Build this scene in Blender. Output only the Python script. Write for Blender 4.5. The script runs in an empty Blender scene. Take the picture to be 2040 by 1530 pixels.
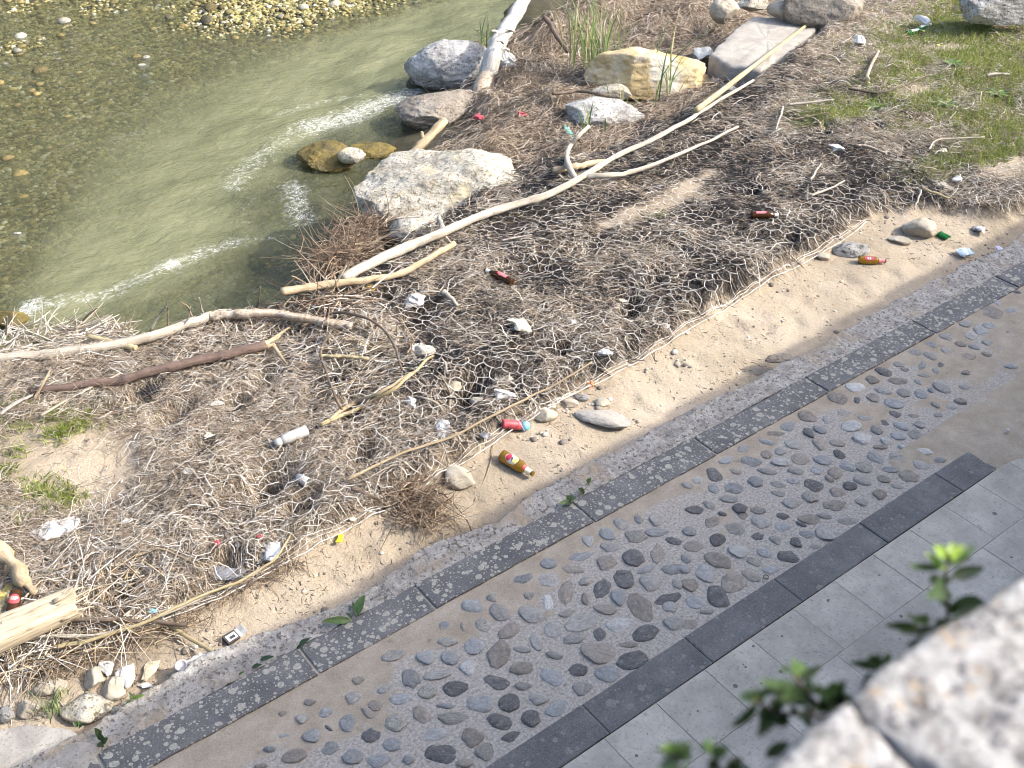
import bpy, math, random
import numpy as np
from mathutils import Vector, Matrix, Quaternion

# ------------------------------------------------------------------ camera, sky, sun, exposure
sc = bpy.context.scene
FPX, PITCH, ROLL, HEAD = 2200.0, 0.63807905, 0.01860677, 0.90273499   # focal length in photo pixels, radians
CAMH = 4.3                                                            # eye height above the walkway (z = 0)
CX, CY, PW = 1020.0, 765.0, 2040.0
Fw = np.array([math.cos(PITCH)*math.cos(HEAD), math.cos(PITCH)*math.sin(HEAD), -math.sin(PITCH)])
_r = np.array([math.sin(HEAD), -math.cos(HEAD), 0.0]); _u = np.cross(_r, Fw)
Rt = math.cos(ROLL)*_r + math.sin(ROLL)*_u
Up = np.cross(Rt, Fw)
CAM = np.array([0.0, 0.0, CAMH])
cam_d = bpy.data.cameras.new('camera'); cam = bpy.data.objects.new('camera', cam_d)
sc.collection.objects.link(cam)
m3 = Matrix((Rt, Up, -Fw)).transposed()
cam.matrix_world = Matrix.Translation(CAM) @ m3.to_4x4()
cam_d.sensor_width = 36.0; cam_d.lens = 36.0*FPX/PW
cam_d.clip_start = 0.05; cam_d.clip_end = 900
cam_d.dof.use_dof = True; cam_d.dof.focus_distance = 6.6; cam_d.dof.aperture_fstop = 6.5
sc.camera = cam

SUN_AZ, SUN_EL = math.radians(-40), math.radians(35.4)                # where the sun stands, from +X
w = bpy.data.worlds.new('World'); sc.world = w; w.use_nodes = True
nt = w.node_tree; bg = nt.nodes['Background']
sky = nt.nodes.new('ShaderNodeTexSky'); sky.sky_type = 'NISHITA'; sky.sun_disc = False
sky.sun_elevation = SUN_EL; sky.sun_rotation = math.radians(90) - SUN_AZ
sky.air_density = 1.0; sky.dust_density = 4.5; sky.ozone_density = 1.0
nt.links.new(sky.outputs[0], bg.inputs[0]); bg.inputs[1].default_value = 0.15
sun_d = bpy.data.lights.new('sun', 'SUN'); sun = bpy.data.objects.new('sun', sun_d)
sc.collection.objects.link(sun)
sun_d.energy = 2.15; sun_d.angle = math.radians(0.5); sun_d.color = (1.0, 0.95, 0.86)
ldir = Vector((-math.cos(SUN_EL)*math.cos(SUN_AZ), -math.cos(SUN_EL)*math.sin(SUN_AZ), -math.sin(SUN_EL)))
sun.rotation_euler = ldir.to_track_quat('-Z', 'Y').to_euler()
sc.view_settings.view_transform = 'Standard'; sc.view_settings.look = 'None'
sc.view_settings.exposure = 1.7; sc.view_settings.gamma = 1.0
sc.view_settings.use_curve_mapping = False
sc.render.engine = 'CYCLES'
sc.cycles.use_denoising = True; sc.cycles.filter_width = 1.0
sc.cycles.max_bounces = 6; sc.cycles.transparent_max_bounces = 12
sc.cycles.caustics_reflective = False; sc.cycles.caustics_refractive = False

# ------------------------------------------------------------------ maths helpers
rng = np.random.default_rng(7); random.seed(7)

def P(px, py, z=0.0):
    "point of the horizontal plane z seen at photo position px,py"
    d = Fw + (px-CX)/FPX*Rt - (py-CY)/FPX*Up
    t = (z-CAMH)/d[2]
    return CAM + d*t
def PY(px, py, y):
    d = Fw + (px-CX)/FPX*Rt - (py-CY)/FPX*Up
    return CAM + d*(y/d[1])
def m_per_px(p):
    return float(np.dot(np.asarray(p)-CAM, Fw))/FPX
def hsh(*a):
    h = np.zeros(np.broadcast(*a).shape, np.uint32)
    for k, v in enumerate(a):
        h = h ^ (np.asarray(v).astype(np.int64).astype(np.uint32)*np.uint32([374761393, 668265263, 2246822519, 3266489917][k]))
        h = (h ^ (h >> np.uint32(13)))*np.uint32(1274126177)
    h = h ^ (h >> np.uint32(16))
    return (h & np.uint32(0xffffff)).astype(np.float64)/0xffffff
def vn2(x, y, s=0):
    x = np.asarray(x, float); y = np.asarray(y, float)
    ix, iy = np.floor(x), np.floor(y); fx, fy = x-ix, y-iy
    fx = fx*fx*(3-2*fx); fy = fy*fy*(3-2*fy)
    a = hsh(ix, iy, ix*0+s); b = hsh(ix+1, iy, ix*0+s); c = hsh(ix, iy+1, ix*0+s); d = hsh(ix+1, iy+1, ix*0+s)
    return (a*(1-fx)+b*fx)*(1-fy)+(c*(1-fx)+d*fx)*fy
def fb2(x, y, o=4, s=0, g=0.5):
    r = 0; a = 1; t = 0
    for k in range(o):
        r = r + a*vn2(np.asarray(x)*2**k+17.3*k, np.asarray(y)*2**k-9.1*k, s+k); t += a; a *= g
    return r/t*2-1
def vn3(p, s=0):
    i = np.floor(p); f = p-i; f = f*f*(3-2*f); r = 0
    for dx in (0, 1):
        for dy in (0, 1):
            for dz in (0, 1):
                wgt = (f[:, 0] if dx else 1-f[:, 0])*(f[:, 1] if dy else 1-f[:, 1])*(f[:, 2] if dz else 1-f[:, 2])
                r = r + wgt*hsh(i[:, 0]+dx, i[:, 1]+dy, i[:, 2]+dz, i[:, 0]*0+s)
    return r
def fb3(p, o=3, s=0, g=0.5):
    r = 0; a = 1; t = 0
    for k in range(o):
        r = r+a*vn3(p*2**k+13.7*k, s+k); t += a; a *= g
    return r/t*2-1
def sst(a, b, x):
    t = np.clip((np.asarray(x, float)-a)/(b-a), 0, 1); return t*t*(3-2*t)

# ------------------------------------------------------------------ mesh / object helpers
GRAIN = None
def mesh(name, V, F, smooth=True, cols=None):
    V = np.ascontiguousarray(V, np.float32); F = np.ascontiguousarray(F, np.int32)
    me = bpy.data.meshes.new(name)
    k = F.shape[1]
    me.vertices.add(len(V)); me.vertices.foreach_set('co', V.ravel())
    me.loops.add(F.size); me.loops.foreach_set('vertex_index', F.ravel())
    me.polygons.add(len(F)); me.polygons.foreach_set('loop_start', np.arange(0, F.size, k, dtype=np.int32))
    me.polygons.foreach_set('use_smooth', np.full(len(F), smooth))
    me.update(calc_edges=True)
    if cols is None and GRAIN is not None and len(GRAIN) == len(V): cols = {'gr': GRAIN}
    if cols:
        for nm, c in cols.items():
            at = me.attributes.new(nm, 'FLOAT_COLOR', 'POINT')
            c = np.asarray(c, np.float32)
            if c.ndim == 1: c = np.repeat(c[:, None], 3, 1)
            at.data.foreach_set('color', np.c_[c, np.ones(len(c), np.float32)].astype(np.float32).ravel())
    return me
def obj(name, me, mat=None, parent=None, label=None, cat=None, group=None, kind=None, loc=None):
    o = bpy.data.objects.new(name, me); sc.collection.objects.link(o)
    if mat is not None and me is not None and not me.materials: me.materials.append(mat)
    if parent is not None: o.parent = parent
    if label: o['label'] = label
    if cat: o['category'] = cat
    if group: o['group'] = group
    if kind: o['kind'] = kind
    if loc is not None: o.location = loc
    return o
def merge(parts):
    V = []; F = []; n = 0
    for v, f in parts:
        V.append(v); F.append(np.asarray(f)+n); n += len(v)
    return np.concatenate(V), np.concatenate(F)
def tubes(pts, rad, sides=3):
    "many tapered tubes at once: pts (n,k,3), rad (n,k)"
    pts = np.asarray(pts, float); n, k, _ = pts.shape
    rad = np.broadcast_to(np.asarray(rad, float), (n, k))
    t = np.gradient(pts, axis=1); t /= np.linalg.norm(t, axis=2, keepdims=True)+1e-9
    ref = np.zeros_like(t); ref[..., 2] = 1
    vert = np.abs(t[..., 2]) > 0.95; ref[vert] = (1, 0, 0)
    s = np.cross(t, ref); s /= np.linalg.norm(s, axis=2, keepdims=True)+1e-9
    u = np.cross(s, t)
    a = np.arange(sides)*2*np.pi/sides + 0.5
    V = pts[:, :, None]+rad[:, :, None, None]*(np.cos(a)[None, None, :, None]*s[:, :, None]+np.sin(a)[None, None, :, None]*u[:, :, None])
    idx = np.arange(n*k*sides).reshape(n, k, sides)
    A = idx[:, :-1]; B = idx[:, 1:]
    F = np.stack([A, np.roll(A, -1, 2), np.roll(B, -1, 2), B], -1).reshape(-1, 4)
    return V.reshape(-1, 3), F
def grid(nx, ny):
    i = np.arange(nx*ny).reshape(ny, nx)
    return np.stack([i[:-1, :-1], i[:-1, 1:], i[1:, 1:], i[1:, :-1]], -1).reshape(-1, 4)
_ico = {}
def ico(n):
    if n in _ico: return _ico[n]
    p = (1+5**.5)/2
    V = [(-1, p, 0), (1, p, 0), (-1, -p, 0), (1, -p, 0), (0, -1, p), (0, 1, p), (0, -1, -p), (0, 1, -p), (p, 0, -1), (p, 0, 1), (-p, 0, -1), (-p, 0, 1)]
    F = [(0, 11, 5), (0, 5, 1), (0, 1, 7), (0, 7, 10), (0, 10, 11), (1, 5, 9), (5, 11, 4), (11, 10, 2), (10, 7, 6), (7, 1, 8), (3, 9, 4), (3, 4, 2), (3, 2, 6), (3, 6, 8), (3, 8, 9), (4, 9, 5), (2, 4, 11), (6, 2, 10), (8, 6, 7), (9, 8, 1)]
    V = [np.array(v)/np.linalg.norm(v) for v in V]
    for _ in range(n):
        c = {}; G = []
        def mid(a, b):
            k = (min(a, b), max(a, b))
            if k not in c:
                v = V[a]+V[b]; V.append(v/np.linalg.norm(v)); c[k] = len(V)-1
            return c[k]
        for a, b, d in F:
            x, y, z = mid(a, b), mid(b, d), mid(d, a)
            G += [(a, x, z), (b, y, x), (d, z, y), (x, y, z)]
        F = G
    _ico[n] = (np.array(V), np.array(F)); return _ico[n]
def rockmesh(n, seed, cuts=10, cutmin=0.62, rough=0.10, fine=0.03, flat=0.0):
    "unit rock: sphere, cut by planes, broken by noise"
    r = np.random.default_rng(seed); V, F = ico(n); V = V.copy()
    for _ in range(cuts):
        d = r.normal(size=3); d /= np.linalg.norm(d); c = r.uniform(cutmin, 0.95)
        e = V@d-c; V -= np.outer(np.maximum(e, 0)*0.93, d)
    V = V*(1+rough*fb3(V*1.7+seed*3.1, 3, seed))[:, None]
    V = V*(1+fine*fb3(V*7+seed, 4, seed+5, 0.62))[:, None]
    return V, F

# ------------------------------------------------------------------ materials
def newmat(name):
    m = bpy.data.materials.new(name); m.use_nodes = True
    return m, m.node_tree, m.node_tree.nodes['Principled BSDF']
def N(nt, typ, **kw):
    n = nt.nodes.new(typ)
    for k, v in kw.items(): setattr(n, k, v)
    return n
def ramp(nt, fac, stops, interp='LINEAR'):
    r = N(nt, 'ShaderNodeValToRGB'); el = r.color_ramp.elements; r.color_ramp.interpolation = interp
    while len(el) > 1: el.remove(el[-1])
    el[0].position = stops[0][0]; el[0].color = (*stops[0][1], 1)
    for p, c in stops[1:]:
        e = el.new(p); e.color = (*c, 1)
    nt.links.new(fac, r.inputs[0]); return r.outputs[0]
def gray(v): return (v, v, v)
def noise(nt, vec, scale, detail=6, rough=0.6, dist=0.0, out='Fac'):
    n = N(nt, 'ShaderNodeTexNoise'); n.inputs['Scale'].default_value = scale; n.inputs['Detail'].default_value = detail
    n.inputs['Roughness'].default_value = rough; n.inputs['Distortion'].default_value = dist
    nt.links.new(vec, n.inputs['Vector']); return n.outputs[out]
def voro(nt, vec, scale, feat='F1', out='Distance', rand=1.0):
    n = N(nt, 'ShaderNodeTexVoronoi', feature=feat); n.inputs['Scale'].default_value = scale
    n.inputs['Randomness'].default_value = rand
    nt.links.new(vec, n.inputs['Vector']); return n.outputs[out]
def mixc(nt, f, a, b, blend='MIX'):
    n = N(nt, 'ShaderNodeMix', data_type='RGBA', blend_type=blend)
    for s, v in ((n.inputs['Factor'], f), (n.inputs[6], a), (n.inputs[7], b)):
        if hasattr(v, 'links') or isinstance(v, bpy.types.NodeSocket): nt.links.new(v, s)
        elif isinstance(v, (int, float)): s.default_value = v
        else: s.default_value = (*v, 1)
    return n.outputs[2]
def mth(nt, op, a, b=None, clamp=False):
    n = N(nt, 'ShaderNodeMath', operation=op, use_clamp=clamp)
    for s, v in zip(n.inputs, (a, b)):
        if v is None: continue
        if isinstance(v, bpy.types.NodeSocket): nt.links.new(v, s)
        else: s.default_value = v
    return n.outputs[0]
def attr(nt, name, out='Color'):
    n = N(nt, 'ShaderNodeAttribute'); n.attribute_name = name; return n.outputs[out]
def ocoord(nt, rnd=False):
    c = N(nt, 'ShaderNodeTexCoord').outputs['Object']
    if not rnd: return c
    oi = N(nt, 'ShaderNodeObjectInfo'); v = N(nt, 'ShaderNodeVectorMath', operation='ADD')
    s = mth(nt, 'MULTIPLY', oi.outputs['Random'], 91.0)
    nt.links.new(c, v.inputs[0]); nt.links.new(s, v.inputs[1]); return v.outputs[0]
def bump(nt, b, h, strength=0.5, dist=0.02, prev=None):
    n = N(nt, 'ShaderNodeBump'); n.inputs['Strength'].default_value = strength; n.inputs['Distance'].default_value = dist
    nt.links.new(h, n.inputs['Height'])
    if prev is not None: nt.links.new(prev, n.inputs['Normal'])
    nt.links.new(n.outputs[0], b.inputs['Normal']); return n.outputs[0]
def plain(name, col, rough=0.6, var=0.12, scale=40, **kw):
    m, nt, b = newmat(name); c = ocoord(nt)
    f = noise(nt, c, scale, 4)
    nt.links.new(ramp(nt, f, [(0.25, tuple(x*(1-var*2) for x in col)), (0.75, tuple(min(1, x*(1+var)) for x in col))]), b.inputs['Base Color'])
    b.inputs['Roughness'].default_value = rough
    for k, v in kw.items(): b.inputs[k.replace('_', ' ')].default_value = v
    return m
def stonemat(name, stops, scale=6, speck=0.25, speckcol=(0.08, 0.075, 0.07), sscale=60, bmp=0.6, bdist=0.02, rough=0.85, stain=None, rnd=True, vary=0.0):
    m, nt, b = newmat(name); c = ocoord(nt, rnd)
    base = ramp(nt, noise(nt, c, scale, 8, 0.62, 0.6), stops)
    if vary:
        oi = N(nt, 'ShaderNodeObjectInfo')
        v = ramp(nt, oi.outputs['Random'], [(0, gray(1-vary)), (1, gray(1+vary))])
        base = mixc(nt, 1.0, base, v, 'MULTIPLY')
    sp = ramp(nt, noise(nt, c, sscale, 3, 0.7), [(0.5+0.2*(1-speck), gray(0)), (0.62+0.2*(1-speck), gray(1))])
    base = mixc(nt, mth(nt, 'MULTIPLY', sp, speck*2, True), base, speckcol)
    if stain:
        st = ramp(nt, noise(nt, c, stain[1], 5, 0.6), [(stain[2], gray(0)), (stain[2]+0.12, gray(1))])
        base = mixc(nt, st, base, stain[0])
    nt.links.new(base, b.inputs['Base Color']); b.inputs['Roughness'].default_value = rough
    h = mth(nt, 'ADD', noise(nt, c, scale*2.5, 8, 0.7), mth(nt, 'MULTIPLY', noise(nt, c, sscale, 4, 0.7), 0.35))
    bump(nt, b, h, bmp, bdist); return m
# ------------------------------------------------------------------ lie of the land
WZ = -0.80                                                            # river level
def curve(pts, z):
    q = np.array([P(x, y, z)[:2] for x, y in pts]); return q[np.argsort(q[:, 0])]
_lo = np.array([(-9, 4.3), (-1, 4.2), (.2, 4.16), (.54, 4.11), (1.25, 4.03), (1.91, 4.07), (2.43, 4.07), (3.27, 4.22), (4.37, 4.29), (5.68, 4.45), (6.7, 4.54), (7.6, 4.68), (8.0, 4.45), (8.4, 3.95), (9, 3.8), (30, 3.8)])
_up = np.vstack([[(-30, 7.6), (-2, 7.3)], curve([(0, 720), (250, 690), (420, 632), (620, 600), (700, 560), (780, 500), (900, 420), (1000, 352), (1080, 322), (1200, 300), (1300, 262), (1400, 205), (1520, 150), (1640, 62), (1720, 0)], 0.06), [(16, 9.8), (40, 11)]])
_rr = curve([(640, 540), (690, 450), (745, 400), (785, 280), (805, 215), (840, 110), (950, 85), (990, 60), (1040, 0)], WZ)
def ylo(x): return np.interp(x, _lo[:, 0], _lo[:, 1])
def yup(x): return np.interp(x, _up[:, 0], _up[:, 1])
def yriv(x): return np.maximum(np.interp(x, np.r_[-40, 3.2, _rr[:, 0], 40], np.r_[7.9, yup(3.2)+.4, _rr[:, 1], 24]), yup(x)+0.35)
_sh = curve([(0, 640), (60, 480), (120, 380), (190, 280), (270, 200), (400, 145), (540, 95), (700, 60), (850, 12), (950, -40)], -0.9)
def ysh(x): return np.interp(x, np.r_[-30, _sh[:, 0], 40], np.r_[_sh[0, 1]-3, _sh[:, 1], 26])
def blob(x, y, px, py, rx, ry, ang=None, z=0.0):
    "soft ellipse in the world round the spot seen at px,py; rx along the kerb direction in metres"
    c = P(px, py, z); a = 0 if ang is None else ang
    dx, dy = x-c[0], y-c[1]; u = dx*math.cos(a)+dy*math.sin(a); v = -dx*math.sin(a)+dy*math.cos(a)
    return np.exp(-((u/rx)**2+(v/ry)**2))
PITS = [(825, 640, .16, .09), (930, 775, .22, .10), (760, 600, .10, .06), (1260, 610, .12, .06), (1120, 690, .10, .05), (720, 900, .1, .06), (530, 960, .16, .1), (1580, 470, .14, .05), (350, 830, .12, .06), (400, 900, .08, .05), (470, 800, .09, .05), (530, 755, .1, .05), (640, 780, .1, .06), (600, 1000, .12, .07), (290, 790, .1, .05), (230, 1180, .12, .06), (450, 1110, .1, .05), (700, 820, .1, .05), (1400, 480, .12, .05), (1180, 500, .12, .05), (1080, 540, .1, .05), (1690, 380, .12, .05), (1500, 380, .1, .05), (1310, 560, .12, .05), (1480, 280, .14, .06), (1640, 270, .12, .05), (1750, 250, .1, .05)]
def bare(x, y):
    "bare sand patches on the bank"
    b = 0
    for q in ((1340, 392, .75, .13, .25), (1230, 440, .35, .09, .2), (170, 930, .40, .42, 0.3), (60, 900, .3, .25, 0), (1925, 105, .55, .5, 0.3), (1850, 190, .35, .2, 0), (1690, 225, .3, .2, 0), (2000, 330, .4, .25, 0), (1300, 745, .0001, .0001, 0)):
        b = np.maximum(b, blob(x, y, *q[:2], q[2], q[3], q[4], .05))
    return b
def smooth_bank(x, y):
    "bank surface without pits: what the net rests on"
    lo, up, rv = ylo(x), yup(x), yriv(x)
    sand = -0.15+0.09*np.clip((y-3.6)/np.maximum(lo-3.6, .05), 0, 1)+0.022*fb2(x*2.2, y*2.2, 4, 3)
    plat = 0.05+0.07*fb2(x*0.9, y*0.9, 3, 11)+0.045*fb2(x*3.1, y*3.1, 3, 12)*(1-.7*bare(x, y))
    k = sst(-0.04, 0.13, y-lo+0.05*fb2(x*6, y*6, 2, 5))
    z = sand*(1-k)+plat*k
    s1 = y-up+0.06*fb2(x*4, y*4, 2, 6)
    frac = np.clip((y-up)/np.maximum(rv-up, .3), 0, 1)
    rip = -0.22-0.55*frac+0.10*fb2(x*1.6, y*1.6, 3, 8)
    z = z+(rip-z)*sst(-0.02, 0.28, s1)
    z = z+(-1.9-z)*sst(0.0, 0.9, y-rv)
    return np.where(y < 3.58, np.minimum(z, -0.16), z)
def h_exact(x, y):
    z = smooth_bank(x, y)
    k = sst(0, .1, y-ylo(x))*(1-sst(-.1, 0, y-yup(x)))
    z = z+k*0.022*fb2(x*14, y*14, 3, 31)*(1-.75*bare(x, y))
    for q in PITS: z = z-0.26*blob(x, y, *q, .45, .05)**1.2
    # footprints and scuffs in the sand
    for i, (px, py) in enumerate([(1335, 718), (1350, 735), (1510, 632), (1530, 655), (1485, 690), (720, 1100), (740, 1112), (690, 1120), (1230, 905), (1390, 720), (1600, 600), (660, 1155), (560, 1190), (860, 1080), (1130, 905), (1260, 800), (1285, 815), (1440, 640), (1465, 650), (1560, 590), (1590, 640), (1690, 560), (1720, 585), (950, 1000), (930, 1015), (790, 1090), (480, 1215), (1120, 870), (1300, 760), (1820, 520), (1780, 545), (1640, 585)]):
        z = z-0.017*blob(x, y, px, py, .085, .04, i*1.3, -.1)+0.008*blob(x, y, px+12, py-9, .09, .05, i*1.3, -.1)
    return z
GX0, GX1, GY0, GY1, GS = -2.0, 16.0, 3.2, 15.5, 0.03
_gx = np.arange(GX0, GX1, GS); _gy = np.arange(GY0, GY1, GS)
_GX, _GY = np.meshgrid(_gx, _gy); HG = h_exact(_GX, _GY); HS = smooth_bank(_GX, _GY)
def samp(G, x, y):
    u = np.clip((np.asarray(x, float)-GX0)/GS, 0, len(_gx)-1.01); v = np.clip((np.asarray(y, float)-GY0)/GS, 0, len(_gy)-1.01)
    i, j = u.astype(int), v.astype(int); a, b = u-i, v-j
    return (G[j, i]*(1-a)+G[j, i+1]*a)*(1-b)+(G[j+1, i]*(1-a)+G[j+1, i+1]*a)*b
def hg(x, y): return samp(HG, x, y)
def Pt(px, py, dz=0.0, lo=-0.8):
    "the spot of the ground seen at photo position px,py, lifted by dz"
    z = 0.0
    for _ in range(25):
        p = P(px, py, z); z = 0.6*z+0.4*max(lo, float(hg(p[0], p[1]))+dz)
    return P(px, py, z)

# ------------------------------------------------------------------ ground sheet (sand strip, bank, out to the horizon)
def axis(a, b, s, far):
    d = np.arange(a, b, s); e = np.geomspace(s*2, far, 22)
    return np.concatenate([(a-e)[::-1], d, b+e])
gx = axis(-0.8, 13.8, .035, 250); gy = np.concatenate([[-250, -120, -60, -20, -5, 1, 2.5, 3.2], np.arange(3.5, 13.2, .035), 13.3+np.geomspace(.07, 12, 10)])
X, Y = np.meshgrid(gx, gy); Z = h_exact(X, Y)
Z = np.where(Y < 3.4, -0.30, Z)
x, y = X.ravel(), Y.ravel()
onmat = sst(0, .12, y-ylo(x)+.06*fb2(x*5, y*5, 3, 41))
bar = bare(x, y)*1.2
dk = np.clip(onmat*(0.35+0.65*sst(2.4, 4.0, x+.8*fb2(x, y, 2, 44)))*(1-sst(.25, .7, bar+.25*fb2(x*4, y*4, 3, 42)))*(0.75+.5*fb2(x*2.2, y*2.2, 3, 43)), 0, 1)
dk = np.maximum(dk*(1-sst(8.2, 9.2, x-.3*(y-4))), .8*sst(-.1, .1, y-yup(x))*(1-sst(.12, .3, y-yup(x))))
for q_ in PITS: dk = np.maximum(dk, .0*x)
soil = np.clip(onmat*(1-bar)*.8+.5*sst(-.02, .05, y-yup(x)), 0, 1)
wet = sst(-.5, -.75, Z.ravel())
m, nt, b = newmat('sand and earth'); c = ocoord(nt)
mk = N(nt, 'ShaderNodeSeparateColor'); nt.links.new(attr(nt, 'mask'), mk.inputs[0])
sandc = ramp(nt, noise(nt, c, 1.7, 7, .62), [(.30, (.30, .246, .178)), (.52, (.375, .314, .237)), (.75, (.43, .366, .288))])
grain = ramp(nt, noise(nt, c, 130, 3, .7), [(.30, gray(.72)), (.55, gray(1)), (.8, gray(1.08))])
sandc = mixc(nt, 1, sandc, grain, 'MULTIPLY')
pit = ramp(nt, noise(nt, c, 26, 4, .65), [(.24, gray(.62)), (.36, gray(1))])
sandc = mixc(nt, .6, sandc, pit, 'MULTIPLY')
damp = ramp(nt, noise(nt, c, .8, 5, .65), [(.36, gray(.74)), (.52, gray(1))]); sandc = mixc(nt, .8, sandc, damp, 'MULTIPLY')
soilc = ramp(nt, noise(nt, c, 9, 8, .7), [(.3, (.06, .046, .033)), (.5, (.17, .132, .092)), (.66, (.33, .272, .20))])
darkc = ramp(nt, noise(nt, c, 22, 8, .7), [(.35, (.014, .014, .017)), (.55, (.035, .033, .036)), (.72, (.10, .085, .07))])
col = mixc(nt, mk.outputs[1], sandc, soilc); col = mixc(nt, mk.outputs[0], col, darkc)
col = mixc(nt, mk.outputs[2], col, (.06, .055, .035))
nt.links.new(col, b.inputs['Base Color']); b.inputs['Roughness'].default_value = .95; b.inputs['Specular IOR Level'].default_value = .15
hh = mth(nt, 'ADD', noise(nt, c, 11, 6, .6), mth(nt, 'MULTIPLY', noise(nt, c, 60, 5, .7), .35))
bump(nt, b, hh, .8, .025)
M_GROUND = m
ground = obj('ground', mesh('ground', np.c_[x, y, Z.ravel()], grid(len(gx), len(gy)), True, {'mask': np.c_[dk, soil, wet]}), M_GROUND, kind='structure',
             label='pale sand strip and earth bank between walkway and river')

# ------------------------------------------------------------------ river bed, pebbles, water
_ex = P(690, -25, WZ)
def depth(x, y):
    dy = y-yriv(x); t = dy/np.maximum(ysh(x)-yriv(x), .6)
    d = 0.55*sst(-.2, .7, dy)*(1-sst(.45, 1.0, t))
    d = d+0.055+0.035*fb2(x*1.2, y*1.2, 3, 51)-0.02*sst(0, 3, y-ysh(x))
    d = d-0.105*np.exp(-((x-_ex[0])/2.4)**2-((y-_ex[1])/1.3)**2)
    for px, py, r, q in ((520, 555, .34, .38), (660, 310, .5, .3), (480, 400, .5, .22), (560, 350, .5, .2)):
        c = P(px, py, WZ-.1); d = d-q*np.exp(-((x-c[0])**2+(y-c[1])**2)/r**2)
    d = d-0.9*sst(7, 16, y-ysh(x))
    d = np.where(d > -.02, np.maximum(d, .0)*1.0, d)
    return d
bx = axis(-1.5, 14, .06, 250); by = np.concatenate([np.arange(6.2, 19.5, .06), 19.5+np.geomspace(.12, 240, 24)])
X, Y = np.meshgrid(bx, by); x, y = X.ravel(), Y.ravel(); D = depth(x, y)
zb = WZ-D+0.018*fb2(x*7, y*7, 3, 55)
m, nt, b = newmat('river gravel bed'); c = ocoord(nt)
v = voro(nt, c, 13, 'F1', 'Color'); sep = N(nt, 'ShaderNodeSeparateColor'); nt.links.new(v, sep.inputs[0])
col = ramp(nt, sep.outputs[0], [(.0, (.08, .072, .028)), (.3, (.24, .205, .075)), (.55, (.38, .335, .14)), (.8, (.50, .465, .29)), (1, (.64, .62, .50))])
edge = ramp(nt, voro(nt, c, 13, 'DISTANCE_TO_EDGE'), [(0, gray(.35)), (.12, gray(1))])
col = mixc(nt, 1, col, edge, 'MULTIPLY')
col = mixc(nt, ramp(nt, noise(nt, c, 1.1, 4), [(.38, gray(.15)), (.62, gray(.85))]), col, (.30, .27, .085))
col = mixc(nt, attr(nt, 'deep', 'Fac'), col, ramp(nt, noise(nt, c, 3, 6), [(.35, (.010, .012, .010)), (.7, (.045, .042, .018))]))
nt.links.new(col, b.inputs['Base Color']); b.inputs['Roughness'].default_value = .8
bump(nt, b, voro(nt, c, 13, 'DISTANCE_TO_EDGE'), .8, .05)
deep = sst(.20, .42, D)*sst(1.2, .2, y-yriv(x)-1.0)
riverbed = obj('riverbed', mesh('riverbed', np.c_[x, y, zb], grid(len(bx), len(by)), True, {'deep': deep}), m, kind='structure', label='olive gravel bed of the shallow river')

def pebmat(name, stops, rough=.6):
    m, nt, b = newmat(name); c = ocoord(nt, True); oi = N(nt, 'ShaderNodeObjectInfo')
    base = ramp(nt, noise(nt, c, 1.6, 6, .6), stops)
    base = mixc(nt, 1, base, ramp(nt, oi.outputs['Random'], [(0, gray(.55)), (1, gray(1.35))]), 'MULTIPLY')
    nt.links.new(base, b.inputs['Base Color']); b.inputs['Roughness'].default_value = rough
    bump(nt, b, noise(nt, c, 5, 6, .7), .4, .15); return m
PEB = [pebmat('olive pebble', [(.3, (.08, .068, .022)), (.7, (.20, .17, .055))]), pebmat('ochre pebble', [(.3, (.10, .075, .02)), (.7, (.22, .175, .06))]),
       pebmat('pale pebble', [(.3, (.22, .21, .165)), (.7, (.40, .385, .33))]), pebmat('dark pebble', [(.3, (.035, .032, .015)), (.7, (.12, .105, .05))])]
pm = [mesh('pebble', *rockmesh(1, 300+i, 5, .7, .14, .0)) for i in range(8)]
pmm = {}
for i in range(8):
    for j in range(4):
        q = pm[i].copy(); q.materials.append(PEB[j]); pmm[i, j] = q
# the 300 pebbles that show largest, each a piece of the bed
def bedspots(n, seed, x0, x1, pad):
    r = np.random.default_rng(seed); out = []
    while len(out) < n:
        px, py = r.uniform(-20, 950, 4000), r.uniform(-30, 660, 4000)
        for a, c_ in zip(px, py):
            if a*.9+c_*1.15 > 640+pad*r.random()**2 : continue
            out.append(P(a, c_, WZ-.1)[:2])
            if len(out) >= n: break
    return np.array(out)
r = np.random.default_rng(77)
for k, (a, c_) in enumerate(bedspots(300, 5, 0, 0, 260)):
    d = float(depth(a, c_)); s = r.uniform(.036, .068)*(1.4 if r.random() < .06 else 1)
    j = int(r.choice([0, 0, 0, 1, 1, 1, 2, 3]))
    o = obj('pebble', pmm[int(r.integers(8)), j], None, riverbed, loc=(a, c_, WZ-d+s*.12))
    o.scale = (s*r.uniform(.9, 1.4), s, s*r.uniform(.5, .8)); o.rotation_euler = (r.normal()*.2, r.normal()*.2, r.uniform(0, 6.3))
for px, py, s, j in ((420, 20, .10, 1), (445, 20, .06, 1), (605, 22, .07, 2), (128, 42, .08, 2), (560, 35, .05, 2), (80, 140, .10, 1), (272, 112, .07, 1), (290, 150, .06, 2), (300, 158, .05, 2), (40, 345, .09, 1)):
    p = P(px, py, WZ); o = obj('pebble', pmm[j, j], None, riverbed, loc=(p[0], p[1], WZ-float(depth(p[0], p[1]))+s*.3)); o.scale = (s*1.2, s, s*.7)
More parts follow.
